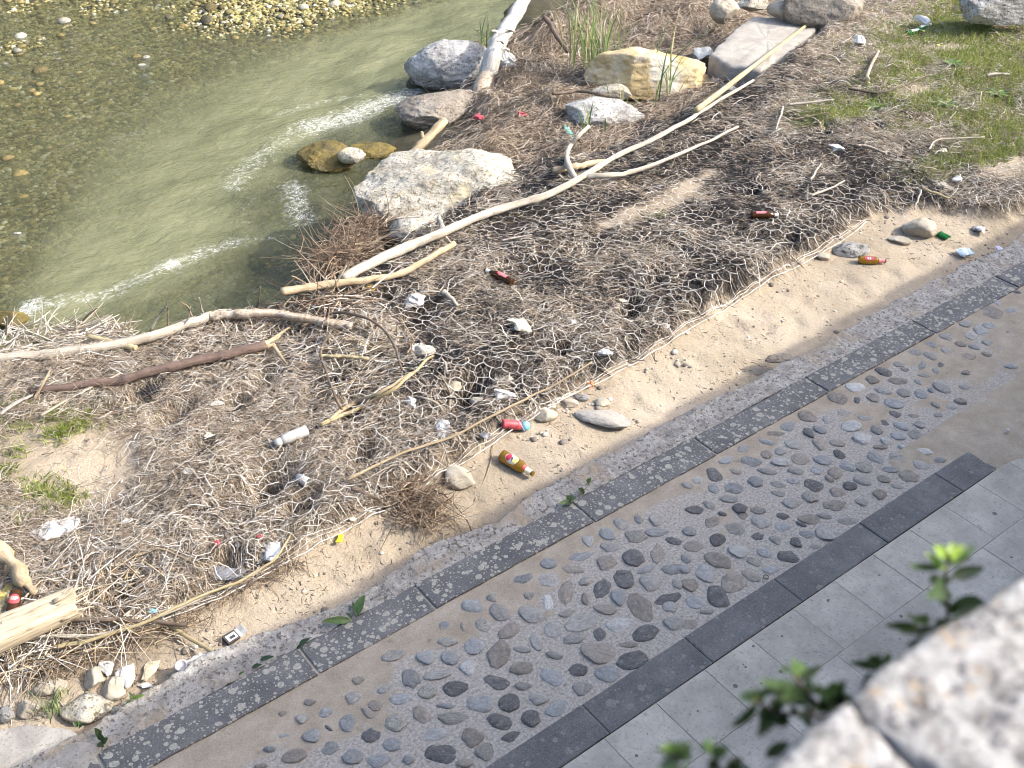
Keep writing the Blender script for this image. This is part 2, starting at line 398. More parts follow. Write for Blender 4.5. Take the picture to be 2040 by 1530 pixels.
# finer gravel, uncountable
g = bedspots(15000, 9, 0, 0, 420); V1, F1 = ico(0)
n = len(g); ss = r.uniform(.016, .042, n); rot = r.uniform(0, 6.3, n)
base = np.stack([rockmesh(0, 400+i, 5, .7, .2, 0)[0] for i in range(12)])[r.integers(0, 12, n)]
base = base*np.stack([ss*1.25, ss, ss*.65], -1)[:, None]
cx_, sx_ = np.cos(rot)[:, None], np.sin(rot)[:, None]
VV = np.stack([base[..., 0]*cx_-base[..., 1]*sx_, base[..., 0]*sx_+base[..., 1]*cx_, base[..., 2]], -1)
VV = VV+np.c_[g, WZ-depth(g[:, 0], g[:, 1])+.004][:, None]
FF = (F1[None]+(np.arange(n)*len(V1))[:, None, None]).reshape(-1, 3)
pal = np.array([(.08, .07, .028), (.18, .155, .06), (.27, .23, .095), (.36, .33, .20), (.50, .48, .39), (.05, .045, .024)])
cc = pal[r.choice(6, n, p=[.20, .30, .24, .12, .05, .09])]*r.uniform(.7, 1.2, (n, 1))
def attrmat(name, rough=.85, bscale=None, trans=0.0):
    m, nt, b = newmat(name); c = ocoord(nt)
    f = ramp(nt, noise(nt, c, bscale or 60, 4, .6), [(.3, gray(.72)), (.7, gray(1.15))])
    nt.links.new(mixc(nt, 1, attr(nt, 'Col'), f, 'MULTIPLY'), b.inputs['Base Color']); b.inputs['Roughness'].default_value = rough
    b.inputs['Specular IOR Level'].default_value = .3
    return m
M_ATTR = attrmat('mixed stems')
obj('gravel', mesh('gravel', VV.reshape(-1, 3), FF, True, {'Col': np.repeat(cc, len(V1), 0)}), attrmat('small gravel', .6), riverbed, kind='stuff')

wx = axis(-1.5, 14, .05, 200); wy = np.concatenate([np.arange(6.3, 19, .05), 19+np.geomspace(.1, 200, 16)])
X, Y = np.meshgrid(wx, wy); x, y = X.ravel(), Y.ravel(); D = depth(x, y)
fl = math.radians(30); u = x*math.cos(fl)+y*math.sin(fl); v_ = -x*math.sin(fl)+y*math.cos(fl)
chop = sst(0, .25, D)*(.5+.5*np.exp(-((y-yriv(x)-.9)/1.0)**2))
wz = WZ+0.034*chop*fb2(u*1.3, v_*3.2, 4, 61, .6)+.010*fb2(u*6+fb2(x, y, 2, 3)*2, v_*11, 3, 62)*sst(0, .1, D)
_si = curve([(0, 625), (200, 560), (340, 500), (450, 420), (520, 330), (640, 232), (760, 172), (900, 112)], WZ)
ysi = np.interp(x, np.r_[-30, _si[:, 0], 40], np.r_[_si[0, 1]-.3, _si[:, 1], 24])
clear = 1-sst(-.75, .35, y-ysi+.35*fb2(u*.9, v_*1.8, 3, 64))              # clearer slack water along the bank
opac = 1-np.exp(-np.maximum(D, 0)*5.6*(1-.80*clear))
opac = np.maximum(opac, .93*(1-clear)*sst(.25, 1.5, ysh(x)-y+.45*fb2(u*.8, v_*1.6, 4, 65)))
opac = opac*(.95+.07*fb2(u*.7, v_*1.4, 3, 63))
def seg(x, y, pts, wd, z=WZ):
    q = np.array([P(a, c_, z)[:2] for a, c_ in pts]); best = np.full(x.shape, 9.)
    for a, c_ in zip(q[:-1], q[1:]):
        d = c_-a; t = np.clip(((x-a[0])*d[0]+(y-a[1])*d[1])/(d@d), 0, 1)
        best = np.minimum(best, np.hypot(x-a[0]-t*d[0], y-a[1]-t*d[1]))
    return np.exp(-(best/wd)**2)
foam = .44*sst(.02, .06, D)*sst(.16, .08, D)*sst(.1, .5, fb2(u*1.1, v_*2.4, 3, 69))   # white flecks painting sun sparkle on the shallow riffles
for pts, wd, a in (([(850, 175), (740, 215), (690, 235), (620, 252)], .36, .86), ([(620, 252), (540, 290), (480, 345), (470, 370)], .3, .66), ([(720, 190), (650, 200), (560, 225)], .16, .62), ([(582, 372), (590, 400), (605, 440)], .26, .74), ([(480, 478), (410, 500), (345, 525), (300, 545)], .2, .72),
                   ([(345, 525), (335, 530)], .12, 1.05), ([(300, 545), (210, 585), (120, 600), (60, 620), (30, 640)], .2, .70), ([(70, 605), (40, 632)], .16, 1.0), ([(560, 470), (480, 478)], .1, .6), ([(225, 285), (255, 270), (290, 260)], .20, .52), ([(160, 180), (120, 240), (60, 240), (20, 225)], .32, .42), ([(215, 160), (160, 195), (130, 290)], .22, .42), ([(500, 400), (480, 440)], .2, .5), ([(110, 85), (160, 75)], .2, .45), ([(240, 62), (225, 80)], .15, .45), ([(400, 135), (480, 110)], .25, .42), ([(90, 350), (120, 345)], .15, .42), ([(420, 420), (330, 450)], .2, .42)):  # weak streaks on the left shallows paint sun glints as foam
    foam = np.maximum(foam, a*seg(x, y, pts, wd))
keep = (D > -.25) | (np.abs(y-yriv(x)) < 2)
m, nt, b = newmat('river water'); nt.nodes.remove(b); out = nt.nodes['Material Output']; c = ocoord(nt)
mp = N(nt, 'ShaderNodeMapping'); mp.inputs['Rotation'].default_value = (0, 0, -fl); mp.inputs['Scale'].default_value = (.62, 1.2, 1); nt.links.new(c, mp.inputs[0]); fc = mp.outputs[0]
wm = N(nt, 'ShaderNodeSeparateColor'); nt.links.new(attr(nt, 'wat'), wm.inputs[0])
bp = N(nt, 'ShaderNodeBump'); bp.inputs['Strength'].default_value = .75; bp.inputs['Distance'].default_value = .05
nt.links.new(mth(nt, 'ADD', noise(nt, fc, 5, 6, .62, 1.2), mth(nt, 'MULTIPLY', noise(nt, fc, 19, 4, .6, .8), .3)), bp.inputs['Height'])
tr = N(nt, 'ShaderNodeBsdfTransparent'); tr.inputs[0].default_value = (.92, .95, .84, 1)
df = N(nt, 'ShaderNodeBsdfDiffuse')
silt = ramp(nt, noise(nt, fc, 1.1, 5, .6, .7), [(.3, (.105, .112, .062)), (.5, (.15, .157, .088)), (.72, (.20, .205, .12))])
nt.links.new(silt, df.inputs[0]); nt.links.new(bp.outputs[0], df.inputs['Normal'])
mx = N(nt, 'ShaderNodeMixShader'); nt.links.new(wm.outputs[0], mx.inputs[0]); nt.links.new(tr.outputs[0], mx.inputs[1]); nt.links.new(df.outputs[0], mx.inputs[2])
gl = N(nt, 'ShaderNodeBsdfGlossy'); gl.inputs['Roughness'].default_value = .06; nt.links.new(bp.outputs[0], gl.inputs['Normal'])
fr = N(nt, 'ShaderNodeFresnel'); fr.inputs['IOR'].default_value = 1.33; nt.links.new(bp.outputs[0], fr.inputs['Normal'])
mx2 = N(nt, 'ShaderNodeMixShader'); nt.links.new(fr.outputs[0], mx2.inputs[0]); nt.links.new(mx.outputs[0], mx2.inputs[1]); nt.links.new(gl.outputs[0], mx2.inputs[2])
# foam where the current breaks, with sun glints painted in as white lace
fw = mth(nt, 'ADD', mth(nt, 'MULTIPLY', wm.outputs[1], .56), noise(nt, mixc(nt, .5, c, fc), 8, 9, .78, 3.0))
lace = mth(nt, 'SUBTRACT', fw, mth(nt, 'MULTIPLY', voro(nt, mixc(nt, .06, fc, noise(nt, fc, 6, 4, .6, 0, 'Color')), 15, 'DISTANCE_TO_EDGE'), .35))
fm = mth(nt, 'MULTIPLY', ramp(nt, lace, [(.78, gray(0)), (1.04, gray(1))]), ramp(nt, noise(nt, c, 34, 5, .8, 2.0), [(.46, gray(.02)), (.62, gray(1))]))
fd = N(nt, 'ShaderNodeBsdfDiffuse'); fd.inputs[0].default_value = (.78, .80, .78, 1)
mx3 = N(nt, 'ShaderNodeMixShader'); nt.links.new(fm, mx3.inputs[0]); nt.links.new(mx2.outputs[0], mx3.inputs[1]); nt.links.new(fd.outputs[0], mx3.inputs[2])
nt.links.new(mx3.outputs[0], out.inputs[0])
obj('river_water', mesh('river_water', np.c_[x, y, wz], grid(len(wx), len(wy)), True, {'wat': np.c_[opac, foam, clear]}), m, kind='structure', label='milky green river water with foam streaks and painted sun glints')

hx = np.linspace(-90, 130, 120); hy = np.r_[np.linspace(23, 40, 18), 48, 60, 90]  # unseen slope, added so the water mirrors dark scrub instead of sky
X, Y = np.meshgrid(hx, hy); x, y = X.ravel(), Y.ravel(); yb = y-24-.12*x+2*fb2(x*.1, x*0, 2, 66)
zz_ = -1.2+13*sst(-1, 13, yb)+2.2*fb2(x*.5, y*.5, 4, 67)*sst(0, 4, yb)+.9*fb2(x*2, y*2, 3, 68)*sst(0, 3, yb)
obj('added_far_slope', mesh('added_far_slope', np.c_[x, y, zz_], grid(len(hx), len(hy))), stonemat('scrub covered slope', [(.3, (.025, .035, .012)), (.5, (.06, .075, .025)), (.7, (.16, .14, .08))], .8, .4, rnd=False), kind='structure', label='unseen scrub slope added beyond the river for its dark reflection')

# ------------------------------------------------------------------ walkway
def prism(outline, ztop, zbot, inset=.004, drop=.004):
    n = len(outline); o = np.asarray(outline, float); ce = o.mean(0)
    d = o-ce; L = np.linalg.norm(d, axis=1, keepdims=True); ins = o-d/L*inset*1.6
    V = np.vstack([np.c_[ins, np.full(n, ztop)], np.c_[o, np.full(n, ztop-drop)], np.c_[o, np.full(n, zbot)]])
    F = [list(range(n))]
    for i in range(n):
        j = (i+1) % n
        F += [[n+i, n+j, j, i], [2*n+i, 2*n+j, n+j, n+i]]
    return V, F
def pmesh(name, V, F):
    me = bpy.data.meshes.new(name); me.from_pydata([tuple(v) for v in V], [], F); me.update(); return me
def rectout(x0, x1, y0, y1, seed, jag=.0025, step=.03):
    c = [(x0, y0), (x1, y0), (x1, y1), (x0, y1)]; pts = []
    for a, b_ in zip(c, c[1:]+c[:1]):
        a, b_ = np.array(a), np.array(b_); k = max(2, int(np.linalg.norm(b_-a)/step))
        for t in range(k): pts.append(a+(b_-a)*t/k)
    p = np.array(pts); ce = p.mean(0)
    nz = fb2(p[:, 0]*40, p[:, 1]*40, 2, seed)-1.6*np.maximum(fb2(p[:, 0]*9+seed, p[:, 1]*9, 2, seed+3)-.35, 0)
    d = np.sign(p-ce)*(np.isclose(np.abs(p-ce), np.array([(x1-x0)/2, (y1-y0)/2]), atol=1e-6))
    return p+d*(nz*jag-jag)[:, None]
def slate(name, lich, dens):
    m, nt, b = newmat(name); c = ocoord(nt, True)
    base = ramp(nt, noise(nt, c, 5, 8, .65), [(.3, (.088, .088, .092)), (.55, (.130, .129, .131)), (.8, (.19, .186, .185))])
    gr = ramp(nt, noise(nt, c, 120, 4, .75), [(.3, gray(.62)), (.7, gray(1.35))]); base = mixc(nt, 1, base, gr, 'MULTIPLY')
    wob = N(nt, 'ShaderNodeMix', data_type='RGBA'); wob.inputs[0].default_value = .014; nt.links.new(c, wob.inputs[6]); nt.links.new(noise(nt, c, 24, 3, .6, 0, 'Color'), wob.inputs[7])
    msk = None
    zone = noise(nt, c, 3.2, 4, .6)
    for sc_, r0, r1, off in ((17, .19, .30, 0.0), (31, .17, .30, .08), (62, .15, .26, .10)):
        vd = voro(nt, wob.outputs[2], sc_); vc = voro(nt, wob.outputs[2], sc_, 'F1', 'Color'); sp = N(nt, 'ShaderNodeSeparateColor'); nt.links.new(vc, sp.inputs[0])
        sel = mth(nt, 'GREATER_THAN', mth(nt, 'ADD', sp.outputs[0], mth(nt, 'MULTIPLY', zone, 1.5)), 2.05-dens-off)
        rad = mth(nt, 'MULTIPLY', sp.outputs[1], r1)
        disc = mth(nt, 'MULTIPLY', mth(nt, 'LESS_THAN', vd, mth(nt, 'ADD', rad, r0*.6)), sel)
        msk = disc if msk is None else mth(nt, 'MAXIMUM', msk, disc)
    lc = ramp(nt, noise(nt, c, 75, 4, .7), [(.35, tuple(v*.62 for v in lich)), (.6, lich)])
    base = mixc(nt, mth(nt, 'MULTIPLY', msk, .85), base, lc)
    nt.links.new(base, b.inputs['Base Color']); b.inputs['Roughness'].default_value = .8; b.inputs['Specular IOR Level'].default_value = .25
    bump(nt, b, mth(nt, 'ADD', noise(nt, c, 90, 5, .7), mth(nt, 'MULTIPLY', msk, .6)), .35, .004); return m
M_SLATE = slate('lichened slate', (.40, .385, .33), 1.18); M_SLATE2 = slate('clean slate', (.22, .215, .20), .46)
M_MORTAR = stonemat('pale joint mortar', [(.3, (.30, .27, .22)), (.7, (.47, .43, .36))], 9, .3, sscale=90, rnd=False)
kj = [-1.6, -.6, .40, 1.415, 2.10, 3.175, 4.155, 5.205, 6.365, 7.4, 8.4, 9.4, 10.5, 11.6]
kerb = obj('kerb', mesh('kerb', *(lambda V: (V, grid(2, 2)))(np.array([(-1.7, 3.262, -.011), (11.7, 3.262, -.011), (-1.7, 3.452, -.011), (11.7, 3.452, -.011)]))), M_MORTAR, kind='structure', label='raised row of lichen-spotted dark slate kerb slabs')
for i, (a, b_) in enumerate(zip(kj[:-1], kj[1:])):
    V, F = prism(rectout(a+.005, b_-.005, 3.252+.004*math.sin(i*2.1), 3.458+.003*math.cos(i*1.7), i*7), 0, -.1)
    V[:, 2] += .0025*math.sin(i*3.7); ce = V.mean(0); o = obj('kerb_slab', pmesh('kerb_slab', V-ce, F), M_SLATE, kerb, loc=ce)
bj = np.r_[np.arange(-.4, 2.2, .68), 2.31, 2.985, 3.65, 4.365, 5.07, 5.77, 6.46, 7.15, 7.85, 8.55, 9.25]
border = obj('border_strip', mesh('border_strip', *(lambda V: (V, grid(2, 2)))(np.array([(-.5, 2.16, -.010), (9.3, 2.16, -.010), (-.5, 2.35, -.010), (9.3, 2.35, -.010)]))), M_MORTAR, kind='structure', label='row of plain dark slate slabs edging the pale paving')
for i, (a, b_) in enumerate(zip(bj[:-1], bj[1:])):
    V, F = prism(rectout(a+.0025, b_-.0025, 2.153, 2.356, 50+i, .0015), 0, -.1)
    V[:, 2] += .002*math.sin(i*2.9); ce = V.mean(0); obj('border_slab', pmesh('border_slab', V-ce, F), M_SLATE2, border, loc=ce)
m, nt, b = newmat('pale paving stone'); c = ocoord(nt, True)
base = ramp(nt, noise(nt, c, 4, 8, .65), [(.3, (.31, .288, .25)), (.55, (.41, .383, .335)), (.8, (.50, .47, .418))])
oi = N(nt, 'ShaderNodeObjectInfo'); base = mixc(nt, 1, base, ramp(nt, oi.outputs['Random'], [(0, gray(.9)), (1, gray(1.08))]), 'MULTIPLY')
sp = ramp(nt, noise(nt, c, 55, 5, .8), [(.54, gray(0)), (.68, gray(.75))]); base = mixc(nt, sp, base, (.16, .15, .128))
stn = ramp(nt, noise(nt, N(nt, 'ShaderNodeNewGeometry').outputs['Position'], 1.9, 6, .7), [(.40, gray(.72)), (.60, gray(1.06))]); base = mixc(nt, .8, base, stn, 'MULTIPLY')
vd = voro(nt, c, 16); vc = voro(nt, c, 16, 'F1', 'Color'); s3 = N(nt, 'ShaderNodeSeparateColor'); nt.links.new(vc, s3.inputs[0])
dot = mth(nt, 'MULTIPLY', mth(nt, 'LESS_THAN', vd, mth(nt, 'MULTIPLY', s3.outputs[1], .22)), mth(nt, 'GREATER_THAN', mth(nt, 'ADD', s3.outputs[0], noise(nt, c, 2.2, 3)), 1.30))
base = mixc(nt, mth(nt, 'MULTIPLY', dot, .8), base, (.06, .058, .052))
nt.links.new(base, b.inputs['Base Color']); b.inputs['Roughness'].default_value = .75
bump(nt, b, noise(nt, c, 50, 6, .7), .35, .006); M_PAVE = m
pav = obj('pavement', mesh('pavement', *(lambda V: (V, grid(2, 2)))(np.array([(-12., .1, -.003), (14, .1, -.003), (-12, 2.15, -.003), (14, 2.15, -.003)]))), M_MORTAR, kind='structure', label='pale grey stone paving below the wall')
for r_ in range(6):
    y1 = 2.148-.33*r_; x0 = -.33+(.0, .12, .21, .05, .17, .10)[r_]; k = 0
    while x0 < 8.2:
        L = .325 if (r_ != 1) else (.41, .33, .5)[k % 3]; V, F = prism(rectout(x0+.0003, x0+L-.0003, y1-.3298, y1-.0003, k+r_*31, .0012, .03), .0, -.05, .0012, .0012)
        V[:, 2] += .0012*math.sin(k*5.1+r_*3.3)
        ce = V.mean(0); obj('paving_stone', pmesh('paving_stone', V-ce, F), M_PAVE, pav, loc=ce); x0 += L; k += 1

# pebble strip: mortar bed with sand washed over it
bxx = np.arange(-.8, 10.5, .02); byy = np.arange(2.345, 3.268, .0205)
X, Y = np.meshgrid(bxx, byy); x, y = X.ravel(), Y.ravel()
def sandy(x, y):
    s = .95*sst(3.02, 3.22, y+.18*fb2(x*2.3, y*3, 3, 71)+.08*sst(2.6, .9, x))
    s = np.maximum(s, sst(1.25, .4, x-.55*(y-2.7)+.4*fb2(x*3, y*3, 3, 72)))
    s = np.maximum(s, sst(5.6, 7.4, x+.6*(2.9-y)+1.0*fb2(x*1.4, y*2.2, 3, 73)))
    s = np.maximum(s, .8*sst(.22, .6, fb2(x*2.1, y*3.4, 4, 74)+.25*sst(2.6, 3.0, y)-.12*sst(3.2, 2.4, y)))
    return s
S = sandy(x, y)
pile = .028*sst(5.8, 7.2, x+.4*fb2(x*2, y*2, 3, 75))*sst(3.15, 2.75, y+.1*fb2(x*3, y*3, 2, 76))
zc = -.013+.003*fb2(x*9, y*9, 3, 77)+.003*S+pile*.55
m, nt, b = newmat('gravelly mortar and sand'); c = ocoord(nt)
mort = ramp(nt, noise(nt, c, 70, 5, .75), [(.3, (.15, .14, .125)), (.5, (.33, .305, .275)), (.72, (.47, .445, .41))])
snd = ramp(nt, noise(nt, c, 7, 7, .65), [(.3, (.28, .236, .182)), (.6, (.375, .325, .262)), (.8, (.44, .39, .325))])
snd = mixc(nt, 1, snd, ramp(nt, noise(nt, c, 150, 3, .7), [(.3, gray(.75)), (.7, gray(1.12))]), 'MULTIPLY')
dirt = ramp(nt, noise(nt, c, 16, 5, .7), [(.28, gray(.5)), (.4, gray(1))]); snd = mixc(nt, .6, snd, dirt, 'MULTIPLY')
sf = ramp(nt, mth(nt, 'ADD', attr(nt, 'sand', 'Fac'), mth(nt, 'MULTIPLY', mth(nt, 'SUBTRACT', noise(nt, c, 18, 5, .7), .5), .8)), [(.35, gray(0)), (.62, gray(1))])
nt.links.new(mixc(nt, sf, mort, snd), b.inputs['Base Color']); b.inputs['Roughness'].default_value = .95; b.inputs['Specular IOR Level'].default_value = .15
bump(nt, b, noise(nt, c, 80, 5, .75), .6, .006); M_BED = m
strip = obj('pebble_paving', mesh('pebble_paving', np.c_[x, y, zc], grid(len(bxx), len(byy)), True, {'sand': S}), M_BED, kind='structure', label='mortar strip set with river cobbles between two slate rows')
# sand drifted over the border slabs at the far end
dx_ = np.arange(4.7, 9.5, .02); dy_ = np.arange(1.75, 2.62, .02); X, Y = np.meshgrid(dx_, dy_); x, y = X.ravel(), Y.ravel()
q = sst(5.0, 5.9, x+.75*(y-2.25)+.5*fb2(x*3.2, y*3.2, 5, 81, .6))*sst(1.85, 2.2, y+.08*fb2(x*4, y*4, 3, 82)+.12*(x-5.6))
obj('sand_drift', mesh('sand_drift', np.c_[x, y, -.022+.034*q+.004*fb2(x*12, y*12, 3, 83)*q], grid(len(dx_), len(dy_)), True, {'sand': x*0+1}), M_BED, kind='structure', label='brown sand drifted over the far slate border slabs')
# ragged concrete footing outside the kerb
fx = np.arange(-1.5, 11.5, .011); nf = 18
fo = np.array([(-2, 3.62), (.48, 3.61), (1.06, 3.67), (1.4, 3.6), (1.89, 3.555), (2.27, 3.63), (2.72, 3.56), (3.2, 3.62), (4.25, 3.64), (5.03, 3.63), (5.59, 3.62), (6.8, 3.70), (7.6, 3.68), (12, 3.66)])
yo = np.interp(fx, fo[:, 0], fo[:, 1])+.034*fb2(fx*7, fx*0, 5, 91, .7)+.020*np.sign(fb2(fx*3.1, fx*0+4, 2, 92))*np.abs(fb2(fx*3.1, fx*0+4, 2, 92))**.5
rows = []
for k in range(nf):
    t = min(1, k/(nf-4)); yy = 3.458+(yo-3.458)*t; zz = -.006+.016*fb2(fx*18, yy*18, 5, 93, .75)+.014*t*t+.010*sst(2.2, 2.35, fx)*sst(2.85, 2.6, fx)*t
    if k > nf-4: d = k-(nf-4); yy = yy+(.004, .002, -.004)[d-1]+.006*fb2(fx*30, fx*0+d, 2, 94); zz = zz-(.012, .06, .2)[d-1]
    rows.append(np.c_[fx, yy, zz])
m = stonemat('rough concrete', [(.28, (.25, .23, .205)), (.5, (.39, .367, .335)), (.72, (.56, .535, .50))], 13, .8, (.15, .135, .12), 42, 1.0, .03, .95, stain=((.38, .315, .235), 3.2, .53), rnd=False)
M_FOOT = m
obj('footing', mesh('footing', np.concatenate(rows), grid(len(fx), nf)), m, kind='structure', label='ragged pale concrete footing along the outside of the kerb')
# ------------------------------------------------------------------ cobbles set in the strip: photo x,y in thirds of a pixel from an origin, length, width, tilt, kind
COB = {(680, 1020): "1240,300,95,60,0,b 1385,335,140,55,-15,n 1420,255,150,55,15,b 1615,205,140,55,-5,g 1595,120,90,80,-45,b 1475,165,80,60,0,w 1670,65,100,70,-20,g 1775,35,55,50,0,g 1880,40,95,65,-10,g 1760,140,140,80,-10,s 1895,115,150,50,0,b 1990,165,100,55,0,d 1885,235,120,85,80,n 1750,265,125,95,0,d 1585,300,120,90,-10,n 1825,335,110,50,30,b 1990,335,140,60,0,b 1690,390,115,110,0,d 1850,415,130,105,0,g 1555,450,120,90,65,d 1655,505,95,90,0,b 1460,405,65,50,45,g 1345,470,140,90,75,n 1240,400,150,90,10,g 1095,385,120,95,40,b 1455,510,75,40,-75,n 1580,575,145,55,-12,n 1795,555,190,130,-60,n 1945,510,165,70,20,d 1235,530,120,60,-80,w 1125,495,80,50,0,s 1130,605,180,90,-15,g 945,590,120,90,-50,g 1350,600,100,45,15,g 1430,650,200,100,20,g 1665,670,170,95,10,w 1820,715,150,90,25,d 1545,720,80,70,90,d 1270,695,110,95,0,g 1005,700,120,115,60,n 850,665,95,75,-10,s 790,555,130,90,20,b 610,670,80,50,30,b 725,680,60,30,-80,n 1385,750,140,60,15,g 1170,765,110,70,-70,g 1080,810,100,40,-10,g 935,845,160,130,70,n 790,785,115,110,0,b 635,770,120,55,0,s 500,865,120,80,10,b 650,865,100,80,-40,b 310,845,145,70,15,s 1525,835,230,120,-5,n 1710,782,120,35,0,n 1740,880,175,100,20,d 1410,935,115,70,5,d 1590,960,150,90,-5,b 1260,980,150,110,0,b 1275,850,100,45,-5,g 1080,925,130,100,30,n 920,1010,170,85,-10,d 760,925,95,90,20,w 570,965,160,55,10,g 410,980,130,100,-60,b 690,1050,150,95,-5,d 515,1065,110,80,0,s 260,1050,90,45,20,g 360,1110,145,70,0,b 620,1152,110,30,0,b 830,1140,160,115,20,b 1005,1130,125,105,-10,d 1085,1035,100,45,-5,g 1180,1110,110,70,-5,g 1440,1050,120,90,0,g 1295,1165,145,85,25,b 950,1245,150,110,0,d 1130,1225,120,90,-10,d 480,1205,130,110,-20,n 665,1225,180,75,0,s 320,1250,135,100,0,s 200,1150,80,60,0,n 160,1195,90,50,-30,n 40,1255,95,100,0,b 175,1320,110,90,0,d 305,1380,105,80,-15,b 560,1320,170,75,10,w 785,1335,130,120,0,n 1015,1335,120,60,20,d 870,1425,140,110,20,s 600,1440,200,120,10,d 65,1455,120,85,10,b 230,1480,135,80,0,b 400,1475,65,55,0,b 730,1495,110,50,0,n 70,1105,95,80,0,g 100,1000,80,50,0,n 1960,560,90,60,10,w 1990,660,130,80,0,g 2010,420,70,60,0,s",
 (1360, 510): "1205,685,95,60,0,d 1135,735,80,45,-10,n 1040,780,120,55,-5,w 1290,740,110,60,10,n 1200,800,110,40,-10,g 1320,810,85,45,-20,g 1430,820,80,45,-15,b 930,845,100,80,10,n 1045,855,45,35,90,d 1140,840,70,50,0,n 1265,870,115,60,-5,b 745,950,110,75,10,n 875,970,70,50,-10,g 965,928,75,50,5,s 1085,960,85,50,10,g 1270,937,75,45,0,d 1385,945,85,25,0,n 1205,985,60,35,-30,d 1310,1010,85,55,5,b 1420,1000,65,40,0,g 1160,1030,80,50,-10,g 1010,1010,100,70,20,w 635,1010,95,60,15,b 755,1050,75,50,-50,d 820,1030,80,40,-30,b 555,1055,110,40,5,n 505,1105,100,40,-5,b 665,1115,115,55,-10,g 825,1115,85,80,0,n 925,1108,95,40,-5,n 1080,1085,110,70,10,w 1290,1065,90,45,-10,b 1395,1060,90,55,0,g 1490,1065,75,30,-65,g 1570,1070,70,25,-5,b 1215,1100,80,35,-20,w 1180,1135,90,25,0,n 1700,1105,80,35,-20,b 1315,1135,45,35,0,w 1440,1165,110,40,0,w 1585,1140,60,40,0,g 1535,1215,80,40,15,b 1425,1245,110,50,-20,g 1280,1200,120,70,0,s 1150,1200,100,65,-50,b 940,1180,80,55,-15,d 840,1210,115,55,-10,b 705,1205,100,70,5,n 585,1160,65,40,0,g 500,1175,65,50,-10,n 365,1140,90,50,15,g 270,1215,100,45,20,b 410,1220,125,60,0,b 585,1225,110,45,0,w 985,1250,100,60,-40,b 1085,1255,100,60,0,s 920,1290,90,70,0,n 1245,1268,100,35,0,b 1350,1310,110,80,15,n 1080,1335,110,55,0,g 1205,1325,80,40,-10,n 800,1270,70,50,0,b 680,1280,100,40,0,g 510,1280,120,40,-5,g 320,1280,70,45,0,n 185,1300,115,70,-35,d 435,1340,100,55,-20,b 305,1380,125,60,0,b 185,1385,75,55,0,b 90,1330,65,45,-20,w 570,1355,95,40,-10,g 660,1335,75,35,-5,b 785,1360,115,80,0,d 880,1325,60,35,-20,n 1005,1370,85,50,-20,d 930,1410,110,60,-20,n 1180,1420,80,60,0,n 1285,1370,80,40,0,g 570,1412,90,35,-5,g 760,1430,110,60,-20,s 280,1445,110,40,0,g 660,1470,110,60,0,g 1070,1460,90,50,0,g 340,1500,90,60,-30,d 160,1480,70,60,0,g 75,1510,110,45,0,d 30,1365,70,45,0,g 450,1510,90,45,0,s 910,1480,130,70,10,n 1845,330,150,70,-5,n 1970,320,70,50,-20,b 1840,410,95,35,-15,b 1975,395,90,50,-15,n 1950,455,45,35,0,b 1785,440,120,50,-20,b 1580,475,95,50,5,g 1725,473,75,40,-10,g 1825,515,70,35,0,g 1745,540,70,35,0,b 1660,520,65,40,10,n 1900,553,55,30,0,b 1580,560,75,35,-10,g 1710,590,85,40,-5,n 1910,500,110,30,-25,b 1700,400,75,40,10,g 1435,640,65,60,90,b 1545,645,50,35,0,d 1330,670,50,30,0,n 1450,705,80,25,-5,g 1515,680,40,35,0,b 1410,745,50,35,0,b 1550,780,110,45,-30,g 1690,780,70,35,0,g 1485,795,30,25,0,b 1515,885,50,35,0,g 1610,890,50,45,30,g 1530,940,50,30,10,g 1600,1040,90,25,-10,g 2000,585,55,35,-5,g 2000,210,50,20,-20,d 1890,275,50,40,0,b 1820,585,60,35,0,n 1480,590,75,55,0,s 1390,570,60,45,20,g 1290,640,60,40,20,g 1490,520,60,35,0,b",
 (1360, 1020): "175,50,85,75,40,n 315,90,120,80,-30,g 600,85,100,55,-10,b 600,15,75,45,0,d 240,5,50,30,0,d 365,15,80,50,0,n 860,115,130,90,0,g 710,65,70,25,-15,d 740,125,85,50,0,b 990,40,130,50,5,g 445,140,75,50,25,d 680,175,75,55,-45,d 560,160,90,50,0,g 215,160,95,80,-10,d 40,105,80,55,0,b 640,260,120,85,15,d 490,235,95,50,-20,b 330,230,130,70,0,w 215,280,165,85,-25,n 140,360,120,105,-60,w 530,340,110,50,5,b 430,290,95,60,0,s 405,370,130,50,-30,n 310,420,150,130,-20,n 205,500,150,110,-50,d 75,525,110,80,-10,b 20,270,70,55,-15,b 15,335,70,50,0,b 145,590,85,30,10,g 40,430,110,70,0,n 35,660,100,70,20,n 70,195,120,65,0,n 790,195,70,35,10,g 470,50,110,80,0,g 850,15,90,40,0,g 760,35,130,55,0,n",
 (0, 1020): "1945,1190,80,55,20,b 1800,1230,80,55,0,g 1860,1335,120,75,25,b 1965,1285,60,25,-30,d 1970,1400,110,80,10,b 1695,1330,70,35,25,b 1760,1450,150,75,10,n 1560,1515,80,30,0,n 1850,1130,70,40,10,s 1690,1200,60,40,0,n"}
